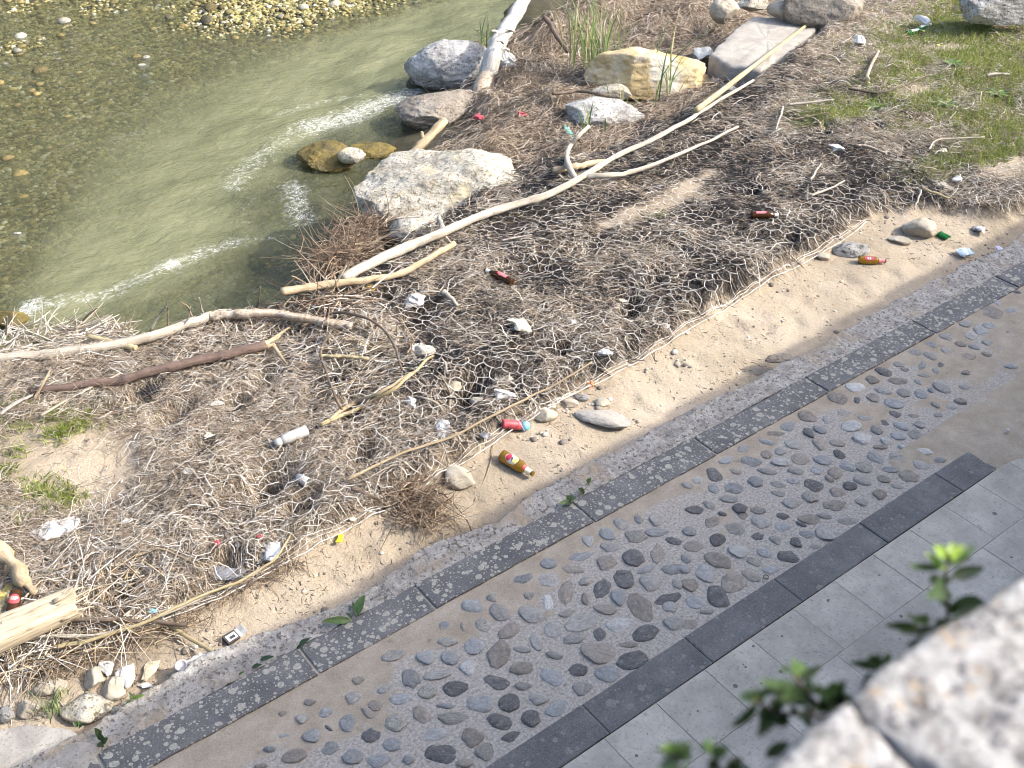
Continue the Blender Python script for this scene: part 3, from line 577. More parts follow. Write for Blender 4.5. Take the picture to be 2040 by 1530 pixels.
def cobmat(name, stops, sp=.3, spc=(.05, .05, .055), sscale=9, dust=.6):
    m, nt, b = newmat(name); c = ocoord(nt, True); oi = N(nt, 'ShaderNodeObjectInfo')
    base = ramp(nt, noise(nt, c, 1.5, 7, .65, 1.2), stops)
    base = mixc(nt, 1, base, ramp(nt, oi.outputs['Random'], [(0, gray(.78)), (1, gray(1.22))]), 'MULTIPLY')
    s = ramp(nt, noise(nt, c, sscale, 4, .75), [(.55, gray(0)), (.66, gray(1))]); base = mixc(nt, mth(nt, 'MULTIPLY', s, sp), base, spc)
    d = ramp(nt, noise(nt, c, 2.3, 5, .7), [(.52, gray(0)), (.72, gray(1))]); base = mixc(nt, mth(nt, 'MULTIPLY', d, dust), base, (.30, .25, .185))
    nt.links.new(base, b.inputs['Base Color']); b.inputs['Roughness'].default_value = .68; b.inputs['Specular IOR Level'].default_value = .35
    vein = ramp(nt, noise(nt, c, 1.1, 3, .6, 3.5), [(.485, gray(1)), (.50, gray(1.7)), (.515, gray(1))]); base = mixc(nt, .55, base, mixc(nt, 1, base, vein, 'MULTIPLY'))
    film = ramp(nt, noise(nt, c, 3.2, 6, .75), [(.55, gray(0)), (.68, gray(.7))]); base = mixc(nt, film, base, (.36, .335, .30))
    nt.links.new(base, b.inputs['Base Color'])
    bump(nt, b, noise(nt, c, 3.5, 9, .74), .45, .14); return m
CM = {'b': cobmat('blue grey cobble', [(.3, (.17, .178, .186)), (.7, (.32, .33, .335))]), 'g': cobmat('grey cobble', [(.3, (.19, .186, .178)), (.7, (.36, .352, .335))]),
      'd': cobmat('dark cobble', [(.3, (.055, .055, .06)), (.7, (.155, .152, .154))], .25, (.2, .19, .18), 9, .2), 'n': cobmat('brown grey cobble', [(.3, (.155, .137, .122)), (.7, (.31, .28, .248))]),
      'w': cobmat('pale cobble', [(.3, (.28, .28, .275)), (.7, (.50, .50, .49))], .35), 's': cobmat('speckled cobble', [(.3, (.17, .165, .15)), (.7, (.33, .32, .295))], .95, (.04, .04, .04), 6)}
cmesh = {}
for i in range(12):
    V, F = rockmesh(2, 500+i, 8, .56, .26, .10)
    V /= np.abs(V).max(0); V[:, 2] = np.sign(V[:, 2])*np.abs(V[:, 2])**.5
    base_ = mesh('cobble', V, F)
    for k in CM: q = base_.copy(); q.materials.append(CM[k]); cmesh[i, k] = q
def cobble(cx, cy, L, W, ang, kind, s=3.0, ox=0, oy=0):
    px, py = ox+cx/s, oy+cy/s; a = math.radians(ang); l, w_ = L/s/2, W/s/2
    p = P(px, py); e1 = P(px+l*math.cos(a), py-l*math.sin(a))-P(px-l*math.cos(a), py+l*math.sin(a))
    e2 = P(px+w_*math.sin(a), py+w_*math.cos(a))-P(px-w_*math.sin(a), py-w_*math.cos(a))
    yaw = math.atan2(e1[1], e1[0]); n_ = np.array([-math.sin(yaw), math.cos(yaw), 0]); sx, sy = np.linalg.norm(e1)/2*1.10, max(abs(e2@n_)/2*1.10, .012)
    if p[1] > 3.262-sy*.6 or p[1] < 2.352+sy*.6: sy = max(.02, min(3.262-p[1], p[1]-2.352)*1.3)
    hz = .012+.07*min(sx, sy)
    o = obj('cobble', cmesh[random.randrange(12), kind], None, strip, loc=(p[0], p[1], -.016+random.uniform(-.004, .005)))
    o.scale = (sx, sy, hz); o.rotation_euler = (random.gauss(0, .04), random.gauss(0, .04), yaw)
    return (p[0], p[1], max(sx, sy))
placed = []
for (ox, oy), s in COB.items():
    for t in s.split():
        f = t.split(','); placed.append(cobble(*map(float, f[:5]), f[5], 3.0, ox, oy))
r = np.random.default_rng(3); k = 0; t = 0
while k < 26 and t < 8000:
    t += 1; a, c_ = r.uniform(1.0, 9.4), r.uniform(2.42, 3.18)
    sz = r.uniform(.025, .045)
    if any((a-q[0])**2+(c_-q[1])**2 < (q[2]+sz+.004)**2 for q in placed): continue
    if a > 6.6 and r.random() < .7: continue
    hz = .03; o = obj('cobble', cmesh[int(r.integers(12)), 'bgns'[int(r.integers(4))]], None, strip, loc=(a, c_, -.018)); o.scale = (sz*1.2, sz*.9, hz); o.rotation_euler = (0, 0, r.uniform(0, 6.3))
    placed.append((a, c_, sz)); k += 1

# ------------------------------------------------------------------ parapet wall the photographer leans on, terrace behind it
m, nt, b = newmat('weathered limestone coping'); c = ocoord(nt)
base = ramp(nt, noise(nt, c, 46, 6, .8), [(.38, (.09, .086, .085)), (.44, (.25, .243, .238)), (.55, (.42, .415, .41)), (.68, (.60, .60, .595))])
base = mixc(nt, ramp(nt, noise(nt, c, 34, 4, .7), [(.59, gray(0)), (.66, gray(.8))]), base, (.40, .29, .18))
base = mixc(nt, ramp(nt, noise(nt, c, 62, 4, .75), [(.56, gray(0)), (.62, gray(.95))]), base, (.10, .098, .11))
nt.links.new(base, b.inputs['Base Color']); b.inputs['Roughness'].default_value = .9
bump(nt, b, noise(nt, c, 60, 7, .75), 1.0, .012); M_COPE = m
wallm = stonemat('rubble wall', [(.3, (.25, .23, .2)), (.7, (.45, .42, .38))], 3, .4, rnd=False)
V = np.array([(a, b_, z) for z in (-.3, 3.46) for a, b_ in ((-40, -.36), (45, -.36), (45, .16), (-40, .16))], float)
BOXF = np.array([(0, 3, 2, 1), (4, 5, 6, 7), (0, 1, 5, 4), (1, 2, 6, 5), (2, 3, 7, 6), (3, 0, 4, 7)])
wall = obj('parapet_wall', mesh('parapet_wall', V, BOXF, False), wallm, label='pale limestone parapet wall in the blurred near corner', cat='wall')
def coping(x0, x1, seed, n, yf=.185, zt=3.80):
    V, F = ico(n); V = V/np.abs(V).max(1, keepdims=True); L, W, T = (x1-x0)/2, .28, .17
    V = np.sign(V)*(1-(1-np.abs(V))**1.35); V = V*np.array([L, W, T]); rc = .007; inner = np.clip(V, -np.array([L, W, T])+rc, np.array([L, W, T])-rc)
    dd = V-inner; V = inner+dd/np.maximum(np.linalg.norm(dd, axis=1, keepdims=True)/rc, 1)
    d = V/np.linalg.norm(V, axis=1, keepdims=True)
    V = V+d*(.015*fb3(V*9+seed, 3, seed)+.012*fb3(V*38+seed, 4, seed+2, .7))[:, None]
    return obj('coping_stone', mesh('coping_stone', V, F), M_COPE, wall, loc=((x0+x1)/2, yf-W, zt-T))
coping(.388, 1.35, 1, 6, .188, 3.802); coping(-.42, .3865, 2, 6, .188, 3.803)
xx = 1.36; i = 0
while xx < 24: coping(xx, xx+.78, 10+i, 3, .185-.004*(i % 3)+max(0, .030*(xx-4.6))); xx += .79; i += 1  # unseen stones bow outward, shaped to slant the wall's shadow on the sand
xx = -.43
while xx > -12: coping(xx-.78, xx, 40+i, 3, .18); xx -= .79; i += 1
V = np.array([(a, b_, z) for z in (-.3, 2.75) for a, b_ in ((-60, -60), (60, -60), (60, -.37), (-60, -.37))], float)
obj('terrace', mesh('terrace', V, BOXF, False), wallm, kind='structure', label='raised terrace behind the parapet wall')

# ------------------------------------------------------------------ rocks
VIEWROT = HEAD-math.pi/2
RM = {'grey': stonemat('grey boulder stone', [(.28, (.10, .098, .096)), (.5, (.235, .23, .222)), (.75, (.40, .393, .38))], 5, .8, (.07, .065, .06), 34, .9, .03),
      'tan': stonemat('tan boulder stone', [(.3, (.14, .118, .092)), (.55, (.255, .222, .18)), (.8, (.37, .335, .285))], 4, .7, (.09, .07, .05), 40, .8, .025),
      'white': stonemat('white limestone', [(.28, (.21, .19, .15)), (.5, (.41, .385, .325)), (.75, (.58, .56, .495))], 6, .8, (.15, .12, .075), 40, .9, .03, stain=((.52, .44, .28), 3.2, .58)),
      'ochre': stonemat('ochre limestone', [(.3, (.32, .22, .09)), (.5, (.48, .365, .19)), (.75, (.58, .51, .375))], 3.4, .3, (.25, .17, .09), 36, .8, .03, stain=((.62, .59, .54), 1.9, .56)),
      'pale': stonemat('pale boulder stone', [(.28, (.17, .165, .16)), (.5, (.34, .335, .325)), (.75, (.52, .515, .50))], 5, .7, (.08, .075, .07), 34, .9, .03),
      'moss': stonemat('mossy wet stone', [(.3, (.035, .028, .008)), (.5, (.12, .09, .018)), (.7, (.24, .17, .03))], 6, .3, (.02, .02, .01), 30, .9, .03, .55),
      'sandst': stonemat('dusty field stone', [(.3, (.24, .208, .16)), (.55, (.37, .33, .265)), (.8, (.50, .46, .39))], 7, .5, (.24, .2, .15), 50, .7, .012),
      'conc': stonemat('old concrete', [(.3, (.22, .203, .18)), (.55, (.31, .29, .26)), (.8, (.40, .378, .343))], 5, .7, (.2, .18, .155), 70, .7, .012)}
def rock(name, label, px, py, wp, hp, mat, seed, q=.7, z=None, n=4, yaw=0.0, sink=.3, cuts=12, rough=.12, cat='rock', group=None, kw=1.0, tilt=0.0):
    "a rock whose picture is about wp by hp photo pixels round px,py; q = height over depth"
    p = Pt(px, py+hp*.25) if z is None else P(px, py, z)
    s = m_per_px(p); dv = p-CAM; phi = math.asin(-dv[2]/np.linalg.norm(dv))
    W = wp*s*kw*1.06; D = 1.12*hp*s/(q*math.cos(phi)*(1-sink*.6)+math.sin(phi)); Hh = q*D
    zc = (float(hg(p[0], p[1])) if z is None else z)+Hh*(.5-sink)
    c_ = P(px, py, zc)
    V, F = rockmesh(n, seed, cuts, .6, rough, .055); V /= (V.max(0)-V.min(0))/2
    V = V*np.array([W/2, D/2, Hh/2])
    o = obj(name, mesh(name, V, F), RM[mat], label=label, cat=cat, group=group, loc=c_); o.rotation_euler = (0, tilt, VIEWROT+yaw); return o
rock('boulder', 'rounded grey boulder in the water beside the white trunk', 897, 130, 158, 108, 'pale', 118, .85, -.72, 5, 0, .2)
rock('boulder', 'long flat brown boulder just below the grey one at the river edge', 880, 218, 170, 92, 'tan', 12, .55, -.72, 5, .15, .2, 9, .1, tilt=-.08)
rock('boulder', 'big cracked whitish rock between dark net and river', 905, 390, 318, 222, 'white', 131, .75, -.38, 6, .1, .25, 14, .12)
rock('boulder', 'small white lobe at the river side of the big whitish rock', 766, 400, 70, 110, 'white', 14, .9, -.60, 4, .2, .2)
rock('boulder', 'white knob of rock under the dark net edge', 822, 455, 90, 66, 'white', 24, .7, -.2, 4, .2, .25)
rock('boulder', 'bright ochre limestone boulder behind the reeds', 1300, 147, 236, 118, 'ochre', 15, .7, -.38, 5, .1, .22, 12, .1)
rock('boulder', 'pale grey angular rock in front of the ochre boulder', 1200, 222, 160, 84, 'pale', 16, .6, -.36, 5, .2, .22)
rock('rock', 'striped white stone above the pale grey angular rock', 1225, 185, 74, 34, 'white', 17, .6, -.30, 4)
rock('boulder', 'large tan boulder behind the concrete slab at the top edge', 1645, 12, 150, 90, 'tan', 18, .8, .0, 5, 0, .2)
rock('rock', 'smooth white egg-shaped stone behind the concrete slab', 1556, 18, 54, 34, 'sandst', 19, .8, .04, 4, 0, .2, 3, .05)
rock('rock', 'beige upright stone at the slab\'s back left corner', 1443, 22, 56, 52, 'sandst', 20, 1.0, -.02, 4, 0, .2, 7)
rock('rock', 'rough whitish stone between the beige upright stone and the egg-shaped one', 1497, 8, 62, 34, 'white', 21, .7, .0, 4)
rock('boulder', 'large white boulder at the top right above the grass', 1985, 16, 175, 66, 'pale', 122, .8, .25, 5, 0, .2, 10, .1)
rock('rock', 'mossy yellow-brown rock breaking the surface of the river', 655, 312, 112, 70, 'moss', 23, .45, WZ+.03, 5, 0, .35, 8, .16)
rock('rock', 'cream stone perched on the mossy river rock', 702, 310, 52, 34, 'white', 25, .7, WZ+.14, 4)
rock('rock', 'low mossy rock on the right of the river rock', 745, 300, 95, 40, 'moss', 26, .35, WZ+.0, 4, 0, .4, 8, .16)
rock('rock', 'brown mossy rock in the water at the left picture edge', 18, 637, 70, 44, 'moss', 27, .5, WZ+.05, 4, 0, .4)
for i, (px, py, wp, hp, mt, lb) in enumerate([
    (1832, 453, 62, 54, 'sandst', 'round pale stone at the sand edge below the yellow cane'), (1695, 498, 74, 36, 'grey', 'grey-white stone touching the amber bottle'),
    (1792, 479, 44, 20, 'sandst', 'small flat stone left of the round pale stone'), (1640, 511, 28, 22, 'sandst', 'small tan stone at the tip of the dark mat'),
    (1085, 826, 52, 36, 'sandst', 'stone right of the blue and red can'), (1130, 802, 46, 24, 'sandst', 'tan stone at the net edge left of the upright flake'),
    (1160, 792, 34, 18, 'grey', 'grey flake of stone at the net edge'), (1200, 802, 30, 24, 'sandst', 'upright thin stone behind the pale wedge rock'),
    (912, 950, 66, 56, 'sandst', 'pale rock left of the lemon-label bottle'), (100, 1368, 64, 40, 'sandst', 'flat stone above the grass tuft by the footing'),
    (58, 1412, 50, 44, 'sandst', 'angular stone left of the grass tuft'), (172, 1408, 96, 72, 'white', 'big white block right of the grass tuft'),
    (226, 1372, 52, 52, 'sandst', 'rounded tan stone behind the big white block'), (188, 1352, 38, 50, 'sandst', 'upright stone left of the rounded tan stone'),
    (12, 1422, 34, 38, 'grey', 'bluish stone at the left picture edge'), (235, 1415, 50, 20, 'white', 'low white stone between white block and footing'),
    (1948, 457, 24, 14, 'grey', 'small grey pebble on the sand near the green glass'), (1345, 205, 34, 18, 'grey', 'small grey stone at the foot of the ochre boulder'),
    (1432, 165, 40, 28, 'grey', 'grey stone wedged under the concrete slab'), (1398, 122, 46, 42, 'grey', 'blue-grey stone between ochre boulder and slab'), (1450, 178, 34, 22, 'grey', 'small stone beside the yellow cane'),
    (1880, 372, 40, 22, 'sandst', 'pale clod of rock below the grass on the right'), (900, 770, 40, 26, 'sandst', 'stone inside the dark gap of the net'), (960, 800, 50, 30, 'sandst', 'second stone inside the net below the dark gap'), (1000, 760, 44, 30, 'white', 'whitish stone under the net beside the dark gap'), (845, 700, 44, 34, 'sandst', 'whitish stone in the upper hole of the net')]):
    rock('rock', lb, px, py, wp, hp, mt, 60+i, .65, None, 3, random.uniform(-.3, .3), .25, 9, .12)
rock('rock', 'pale pitted wedge rock lying on the sand strip', 1196, 832, 118, 46, 'conc', 31, .45, None, 4, -.35, .25, 10, .1, kw=.95)
# old concrete slab among the riprap, and the slab-like rock at the bottom left
def slabrock(name, label, pts, zt, th, mat, seed, cat):
    o = np.array([P(a, b_, zt)[:2] for a, b_ in pts]); q = []
    for a, b_ in zip(o, np.roll(o, -1, 0)):
        k = max(3, int(np.linalg.norm(b_-a)/.03))
        for t in range(k): q.append(a+(b_-a)*t/k)
    q = np.array(q); ce = q.mean(0); n = len(q); V = []; rings = [(.0, 0), (.35, 0), (.7, 0), (.93, -.002), (.985, -.012), (1, -.04), (.99, -th*.5), (.95, -th)]
    for s, dz in rings:
        p2 = ce+(q-ce)*s; nz = fb2(p2[:, 0]*9, p2[:, 1]*9, 4, seed); e = fb2(p2[:, 0]*14+dz*30, p2[:, 1]*14, 3, seed+1)
        p2 = p2+(q-ce)/np.linalg.norm(q-ce, axis=1, keepdims=True)*(e*.022*(s > .9))[:, None]
        V.append(np.c_[p2, zt+dz+nz*.018*(s > 0)])
    V = np.concatenate(V); i = np.arange(n*len(rings)).reshape(len(rings), n); A, B = i[:-1], i[1:]
    F = np.stack([A, np.roll(A, -1, 1), np.roll(B, -1, 1), B], -1).reshape(-1, 4)
    c3 = np.r_[ce, zt]; return obj(name, mesh(name, V-c3, F[:, ::-1]), RM[mat], label=label, cat=cat, loc=c3)
slabrock('concrete_slab', 'flat broken concrete slab lying among the boulders', [(1412, 108), (1450, 128), (1515, 140), (1590, 95), (1642, 42), (1560, 34), (1498, 30), (1462, 58)], -.02, .42, 'conc', 5, 'slab')
slabrock('rock', 'broad flat grey rock in the bottom left corner', [(-60, 1450), (60, 1440), (140, 1452), (205, 1488), (170, 1535), (60, 1580), (-80, 1560)], .0, .3, 'conc', 6, 'rock')
# crumbly dark lump on the footing edge
rock('rock', 'dark crumbly lump of gravel on the footing edge', 1552, 714, 56, 22, 'tan', 33, .5, -.04, 4, .2, .2, 4, .25)
# ------------------------------------------------------------------ straw, black mat fibres, drift twigs (uncountable)
def scatter(n, x0, x1, y0, y1, dens, seed, far=1.2):
    r = np.random.default_rng(seed); X = []; got = 0
    while got < n:
        x = r.uniform(x0, x1, 60000); y = r.uniform(y0, y1, 60000)
        Zd = x*Fw[0]+y*Fw[1]-CAMH*Fw[2]
        pxx = CX+FPX*(x*Rt[0]+y*Rt[1]-CAMH*Rt[2])/Zd; pyy = CY-FPX*(x*Up[0]+y*Up[1]-CAMH*Up[2])/Zd
        near = np.where((pxx > -260) & (pxx < 2300) & (pyy > -160) & (pyy < 1700), 1, .06)     # thin out far outside the view
        k = r.random(60000) < np.clip(dens(x, y), 0, 1)*np.minimum(1, (5.2/Zd)**far)*near
        X.append(np.c_[x[k], y[k]]); got += int(k.sum())
        if len(X) > 400: break
    return np.concatenate(X)[:n]
def strands(xy, L, R, seed, zoff=(0, .03), pitch=.25, curl=.35, segs=3, sides=3, yaw=None, pal=None, wts=None, H=None):
    r = np.random.default_rng(seed); n = len(xy); L = r.uniform(*L, n)*r.choice([.7, 1, 1, 1.3], n); R = r.uniform(*R, n)
    ya = (2.6*fb2(xy[:, 0]*.9, xy[:, 1]*.9, 2, 108)+.5+r.normal(0, .75, n)) if yaw is None else yaw+r.normal(0, .55, n)
    t = np.linspace(-.5, .5, segs+1)[None]; cu = r.normal(0, curl, n)[:, None]; wob = r.normal(0, curl*.5, n)[:, None]
    a, p = L[:, None]*t, L[:, None]*(cu*(t*t*2-.25)+wob*np.sin(t*9))
    x = xy[:, :1]+a*np.cos(ya)[:, None]-p*np.sin(ya)[:, None]; y = xy[:, 1:]+a*np.sin(ya)[:, None]+p*np.cos(ya)[:, None]
    base = samp(HG if H is None else H, x, y)
    z = base+r.uniform(*zoff, n)[:, None]+a*np.sin(r.normal(0, pitch, n))[:, None]+L[:, None]*.10*r.normal(0, 1, (n, 1))*(.5-2*t*t)
    z = np.maximum(z, base-.004)
    rad = R[:, None]*(1-.65*np.abs(t*2)**2)
    V, F = tubes(np.stack([x, y, z], -1), rad, sides)
    pal = np.asarray(pal); c = pal[r.choice(len(pal), n, p=wts)]*r.uniform(.75, 1.2, (n, 1))
    return V, F, np.repeat(c, (segs+1)*sides, 0)
TAN = [(.44, .365, .275), (.60, .535, .45), (.31, .25, .19), (.11, .087, .068), (.74, .70, .64), (.33, .225, .145)]
def onbank(x, y): return sst(-.02, .08, y-ylo(x)+.05*fb2(x*7, y*7, 2, 101))*(1-sst(-.02, .10, y-yup(x)))
PXBL = [(1910, 70, 1.2, .5, .3), (2000, 140, .9, .6, 0), (1650, 215, .32, .20, .3), (1620, 240, .2, .1, 0), (1700, 225, .25, .12, 0), (1740, 210, .3, .15, 0), (1850, 210, .5, .18, .2), (1980, 215, .5, .2, 0), (1995, 285, .45, .25, .2), (1880, 330, .35, .12, 0), (1930, 170, .5, .2, 0), (1790, 150, .3, .18, 0), (1905, 45, .9, .22, .2)]
PXBR = [(135, 828, .16, .12, 0), (205, 832, .18, .10, 0), (140, 868, .12, .07, 0), (60, 815, .15, .1, 0), (20, 855, .10, .1, 0), (15, 928, .09, .10, 0), (45, 1000, .14, .12, 0), (125, 995, .10, .07, 0), (60, 1025, .14, .08, 0), (1320, 430, .12, .03, 0), (1075, 425, .08, .05, 0)]
def greens(x, y):
    g = 0
    for q in PXBL: g = np.maximum(g, blob(x, y, *q, z=.05))
    for q in PXBR: g = np.maximum(g, 1.0*blob(x, y, *q, z=.05))
    return g
clump = lambda x, y: .5+.5*fb2(x*2.6, y*2.6, 3, 103)
def d_straw(x, y):
    return onbank(x, y)*(1-.93*sst(.3, .6, bare(x, y)+.22*fb2(x*5, y*5, 3, 104)))*(.22+.95*sst(.30, .72, clump(x, y)+.25*sst(3.6, 2.2, x)))*(1-.55*sst(.35, .8, greens(x, y)))
def d_mat(x, y):
    return sst(.62, .35, clump(x, y)*.8+.1*fb2(x*5, y*5, 2, 106))*onbank(x, y)*(1-.95*sst(.2, .5, bare(x, y)))*(1-sst(8.0, 9.3, x-.3*(y-4)))*(.25+.75*sst(2.2, 3.6, x))
acc = []
acc.append(strands(scatter(36000, -.8, 13.5, 3.9, 10, d_straw, 1), (.04, .13), (.0010, .0021), 1, (-.002, .05), .34, .8, 3, 3, None, TAN, [.28, .24, .16, .12, .13, .07]))
acc.append(strands(scatter(5000, 4.2, 13.5, 4, 10, lambda x, y: d_straw(x, y)*sst(4.2, 5.5, x), 8, .6), (.06, .18), (.0016, .0030), 8, (.0, .045), .25, .5, 3, 3, None, TAN, [.34, .22, .2, .10, .07, .07]))
acc.append(strands(scatter(7000, -.8, 13.5, 3.9, 10, d_straw, 2), (.08, .26), (.0015, .0042), 2, (.01, .055), .12, .16, 4, 3, None, TAN, [.26, .28, .12, .08, .24, .02]))
acc.append(strands(scatter(13000, -.8, 5.5, 3.95, 7.6, lambda x, y: d_straw(x, y)*(.4+.6*sst(3.6, 1.6, x)), 3), (.04, .12), (.0012, .0024), 3, (.0, .07), .45, .9, 3, 3, None, TAN, [.33, .25, .18, .10, .07, .07]))
acc.append(strands(scatter(7000, -.8, 13.5, 3.9, 10, d_straw, 9), (.015, .045), (.003, .008), 9, (-.002, .03), .3, .4, 2, 3, None, TAN, [.24, .24, .2, .14, .12, .06]))
V, F = merge([(a, b_) for a, b_, c_ in acc]); C = np.concatenate([a[2] for a in acc])
obj('dry_straw', mesh('dry_straw', V, F, True, {'Col': C}), M_ATTR, label='tangled dry tan straw covering the bank', kind='stuff')
DK = [(.020, .020, .024), (.035, .034, .038), (.06, .056, .058), (.12, .10, .08)]
V, F, C = strands(scatter(20000, 1.2, 13.5, 4.0, 9.8, d_mat, 4), (.03, .10), (.0018, .0034), 4, (.0, .045), .5, 1.0, 3, 3, None, DK, [.35, .33, .22, .10])
obj('erosion_mat', mesh('erosion_mat', V, F, True, {'Col': C}), attrmat('black plastic fibre', .5), label='black fibrous erosion mat showing through the straw', kind='stuff')
# flood wrack between the boulders and along the river edge
HEAPS = [(1040, 235, .55, .40, .12), (1085, 190, .45, .35, .16), (1060, 110, .55, .4, .2), (1180, 20, 1.1, .5, .42), (1330, 30, .8, .5, .22), (1260, 70, .6, .3, .12), (960, 270, .45, .3, .12), (1130, 285, .5, .25, .06), (880, 290, .4, .2, .1), (1020, 60, .4, .5, .1), (1170, 130, .3, .3, .1), (1370, 90, .4, .25, .05), (980, 170, .2, .4, .1), (1380, 185, .4, .2, .03), (1290, 215, .4, .15, .03)]
hp_ = [(P(a, b_, -.25), rx, ry, hh) for a, b_, rx, ry, hh in HEAPS]
def d_heap(x, y):
    g = 0
    for p, rx, ry, hh in hp_: g = np.maximum(g, np.exp(-((x-p[0])/rx)**2-((y-p[1])/ry)**2))
    return g*1.1
def heapz(x, y):
    g = 0
    for p, rx, ry, hh in hp_: g = np.maximum(g, hh*np.exp(-((x-p[0])/rx/1.1)**2-((y-p[1])/ry/1.1)**2))
    return g
HH = np.maximum(HG, -.72)+heapz(_GX, _GY)+.05*fb2(_GX*3, _GY*3, 3, 121)*(d_heap(_GX, _GY) > .15)
WR = [(.35, .28, .21), (.48, .40, .31), (.22, .17, .125), (.11, .085, .066), (.64, .585, .51)]
a1 = strands(scatter(15000, 3.5, 13.5, 6.8, 14.5, d_heap, 5, .6), (.15, .5), (.0022, .0046), 5, (-.05, .05), .14, .25, 4, 3, math.radians(35), WR, [.30, .25, .22, .13, .10], HH)
a2 = strands(scatter(6000, 3.5, 13.5, 6.8, 14.5, d_heap, 6, .6), (.10, .4), (.002, .005), 6, (-.02, .08), .3, .4, 4, 3, None, WR, [.30, .25, .22, .13, .10], HH)
V, F = merge([a1[:2], a2[:2]])
obj('flood_wrack', mesh('flood_wrack', V, F, True, {'Col': np.r_[a1[2], a2[2]]}), M_ATTR, label='brown heaps of flood-swept reeds and twigs between the boulders', kind='stuff')
# the wrack's own underlying mass
q = d_heap(_GX, _GY); ii = (slice(None, None, 2), slice(None, None, 2))
V = np.c_[_GX[ii].ravel(), _GY[ii].ravel(), np.where(q[ii] > .12, HH[ii]-.05, HG[ii]-.25).ravel()]
nx_, ny_ = _GX[ii].shape[1], _GX[ii].shape[0]
F = grid(nx_, ny_); keepv = (q[ii] > .04).ravel(); F = F[keepv[F].any(1)]
u_, inv = np.unique(F, return_inverse=True)
obj('wrack_mass', mesh('wrack_mass', V[u_], inv.reshape(F.shape)), stonemat('matted wrack', [(.3, (.05, .038, .027)), (.6, (.14, .105, .07)), (.8, (.25, .19, .13))], 12, .3, rnd=False), kind='stuff', label='matted brown earth under the flood wrack')
# bits on the sand
def d_sand(x, y): return (1-sst(-.05, .05, y-ylo(x)))*sst(3.6, 3.66, y)*(.15+.85*sst(.45, .8, clump(x*1.7, y*1.7)))
BITS = [(.07, .055, .04), (.16, .12, .08), (.28, .2, .13), (.45, .36, .25)]
V, F, C = strands(scatter(1500, 0, 9, 3.6, 4.8, d_sand, 7), (.008, .035), (.0014, .003), 7, (.0, .003), .05, .4, 2, 3, None, BITS, [.4, .3, .2, .1])
obj('sand_litter', mesh('sand_litter', V, F, True, {'Col': C}), M_ATTR, label='scattered dark plant bits on the pale sand', kind='stuff')
g = scatter(420, .2, 9, 3.62, 4.75, lambda x, y: (1-sst(-.05, .05, y-ylo(x)))*sst(3.62, 3.66, y)*(.06+.94*sst(.5, .8, clump(x*1.3+4, y*1.3))), 17); n = len(g); V1, F1 = ico(1); rr_ = np.random.default_rng(18)
ss = rr_.uniform(.003, .012, n)*np.where(rr_.random(n) < .12, 2, 1); bs = np.stack([rockmesh(1, 450+i, 5, .7, .2, 0)[0] for i in range(10)])[rr_.integers(0, 10, n)]*np.stack([ss*1.3, ss, ss*.7], -1)[:, None]
VV = bs+np.c_[g, hg(g[:, 0], g[:, 1])+ss*.1][:, None]; FF = (F1[None]+(np.arange(n)*len(V1))[:, None, None]).reshape(-1, 3)
cc = np.array([(.36, .31, .24), (.25, .22, .18), (.46, .42, .36), (.17, .15, .13)])[rr_.integers(0, 4, n)]
obj('sand_gravel', mesh('sand_gravel', VV.reshape(-1, 3), FF, True, {'Col': np.repeat(cc, len(V1), 0)}), M_ATTR, label='small grit and pebbles half buried in the sand strip', kind='stuff')
# green grass
def grass(n, dens, seed, box, hgt, pal, lean=.5):
    r = np.random.default_rng(seed); xy = scatter(n, *box, dens, seed, .8); n = len(xy); h_ = r.uniform(*hgt, n); ya = r.uniform(0, 6.283, n); le = np.abs(r.normal(lean, .3, n))
    t = np.linspace(0, 1, 4)[None]; out = h_[:, None]*np.sin(le)[:, None]*t**1.4; z0 = hg(xy[:, 0], xy[:, 1])
    pts = np.stack([xy[:, :1]+out*np.cos(ya)[:, None], xy[:, 1:]+out*np.sin(ya)[:, None], z0[:, None]-.005+h_[:, None]*np.cos(le)[:, None]*(t-.15*t*t)], -1)
    V, F = tubes(pts, r.uniform(.0020, .0046, n)[:, None]*(1-.75*t), 3)
    pal = np.asarray(pal); return V, F, np.repeat(pal[r.integers(0, len(pal), n)]*r.uniform(.7, 1.25, (n, 1)), 12, 0)
GR = [(.19, .26, .045), (.27, .34, .06), (.13, .19, .035), (.34, .38, .10), (.38, .34, .17)]
def d_right(x, y):
    g = 0
    for q in PXBL: g = np.maximum(g, blob(x, y, *q, z=.05))
    return 1.5*g**.7*sst(.34, .60, .5+.5*fb2(x*3.5, y*3.5, 4, 131)+.15)
def d_left(x, y):
    g = 0
    for q in PXBR: g = np.maximum(g, blob(x, y, *q, z=.05))
    return g*sst(.3, .55, .5+.5*fb2(x*6, y*6, 3, 132))
V, F, C = grass(32000, d_right, 11, (6, 14.5, 4.5, 10), (.04, .11), GR)
obj('grass', mesh('grass', V, F, True, {'Col': C}), M_ATTR, label='short bright green grass on the upper right bank', kind='stuff')
V, F, C = grass(2600, d_left, 12, (-.5, 6, 4.5, 8), (.03, .09), GR, .7)
obj('grass', mesh('grass', V, F, True, {'Col': C}), M_ATTR, label='small green grass tufts round the sand patch on the left bank', kind='stuff')

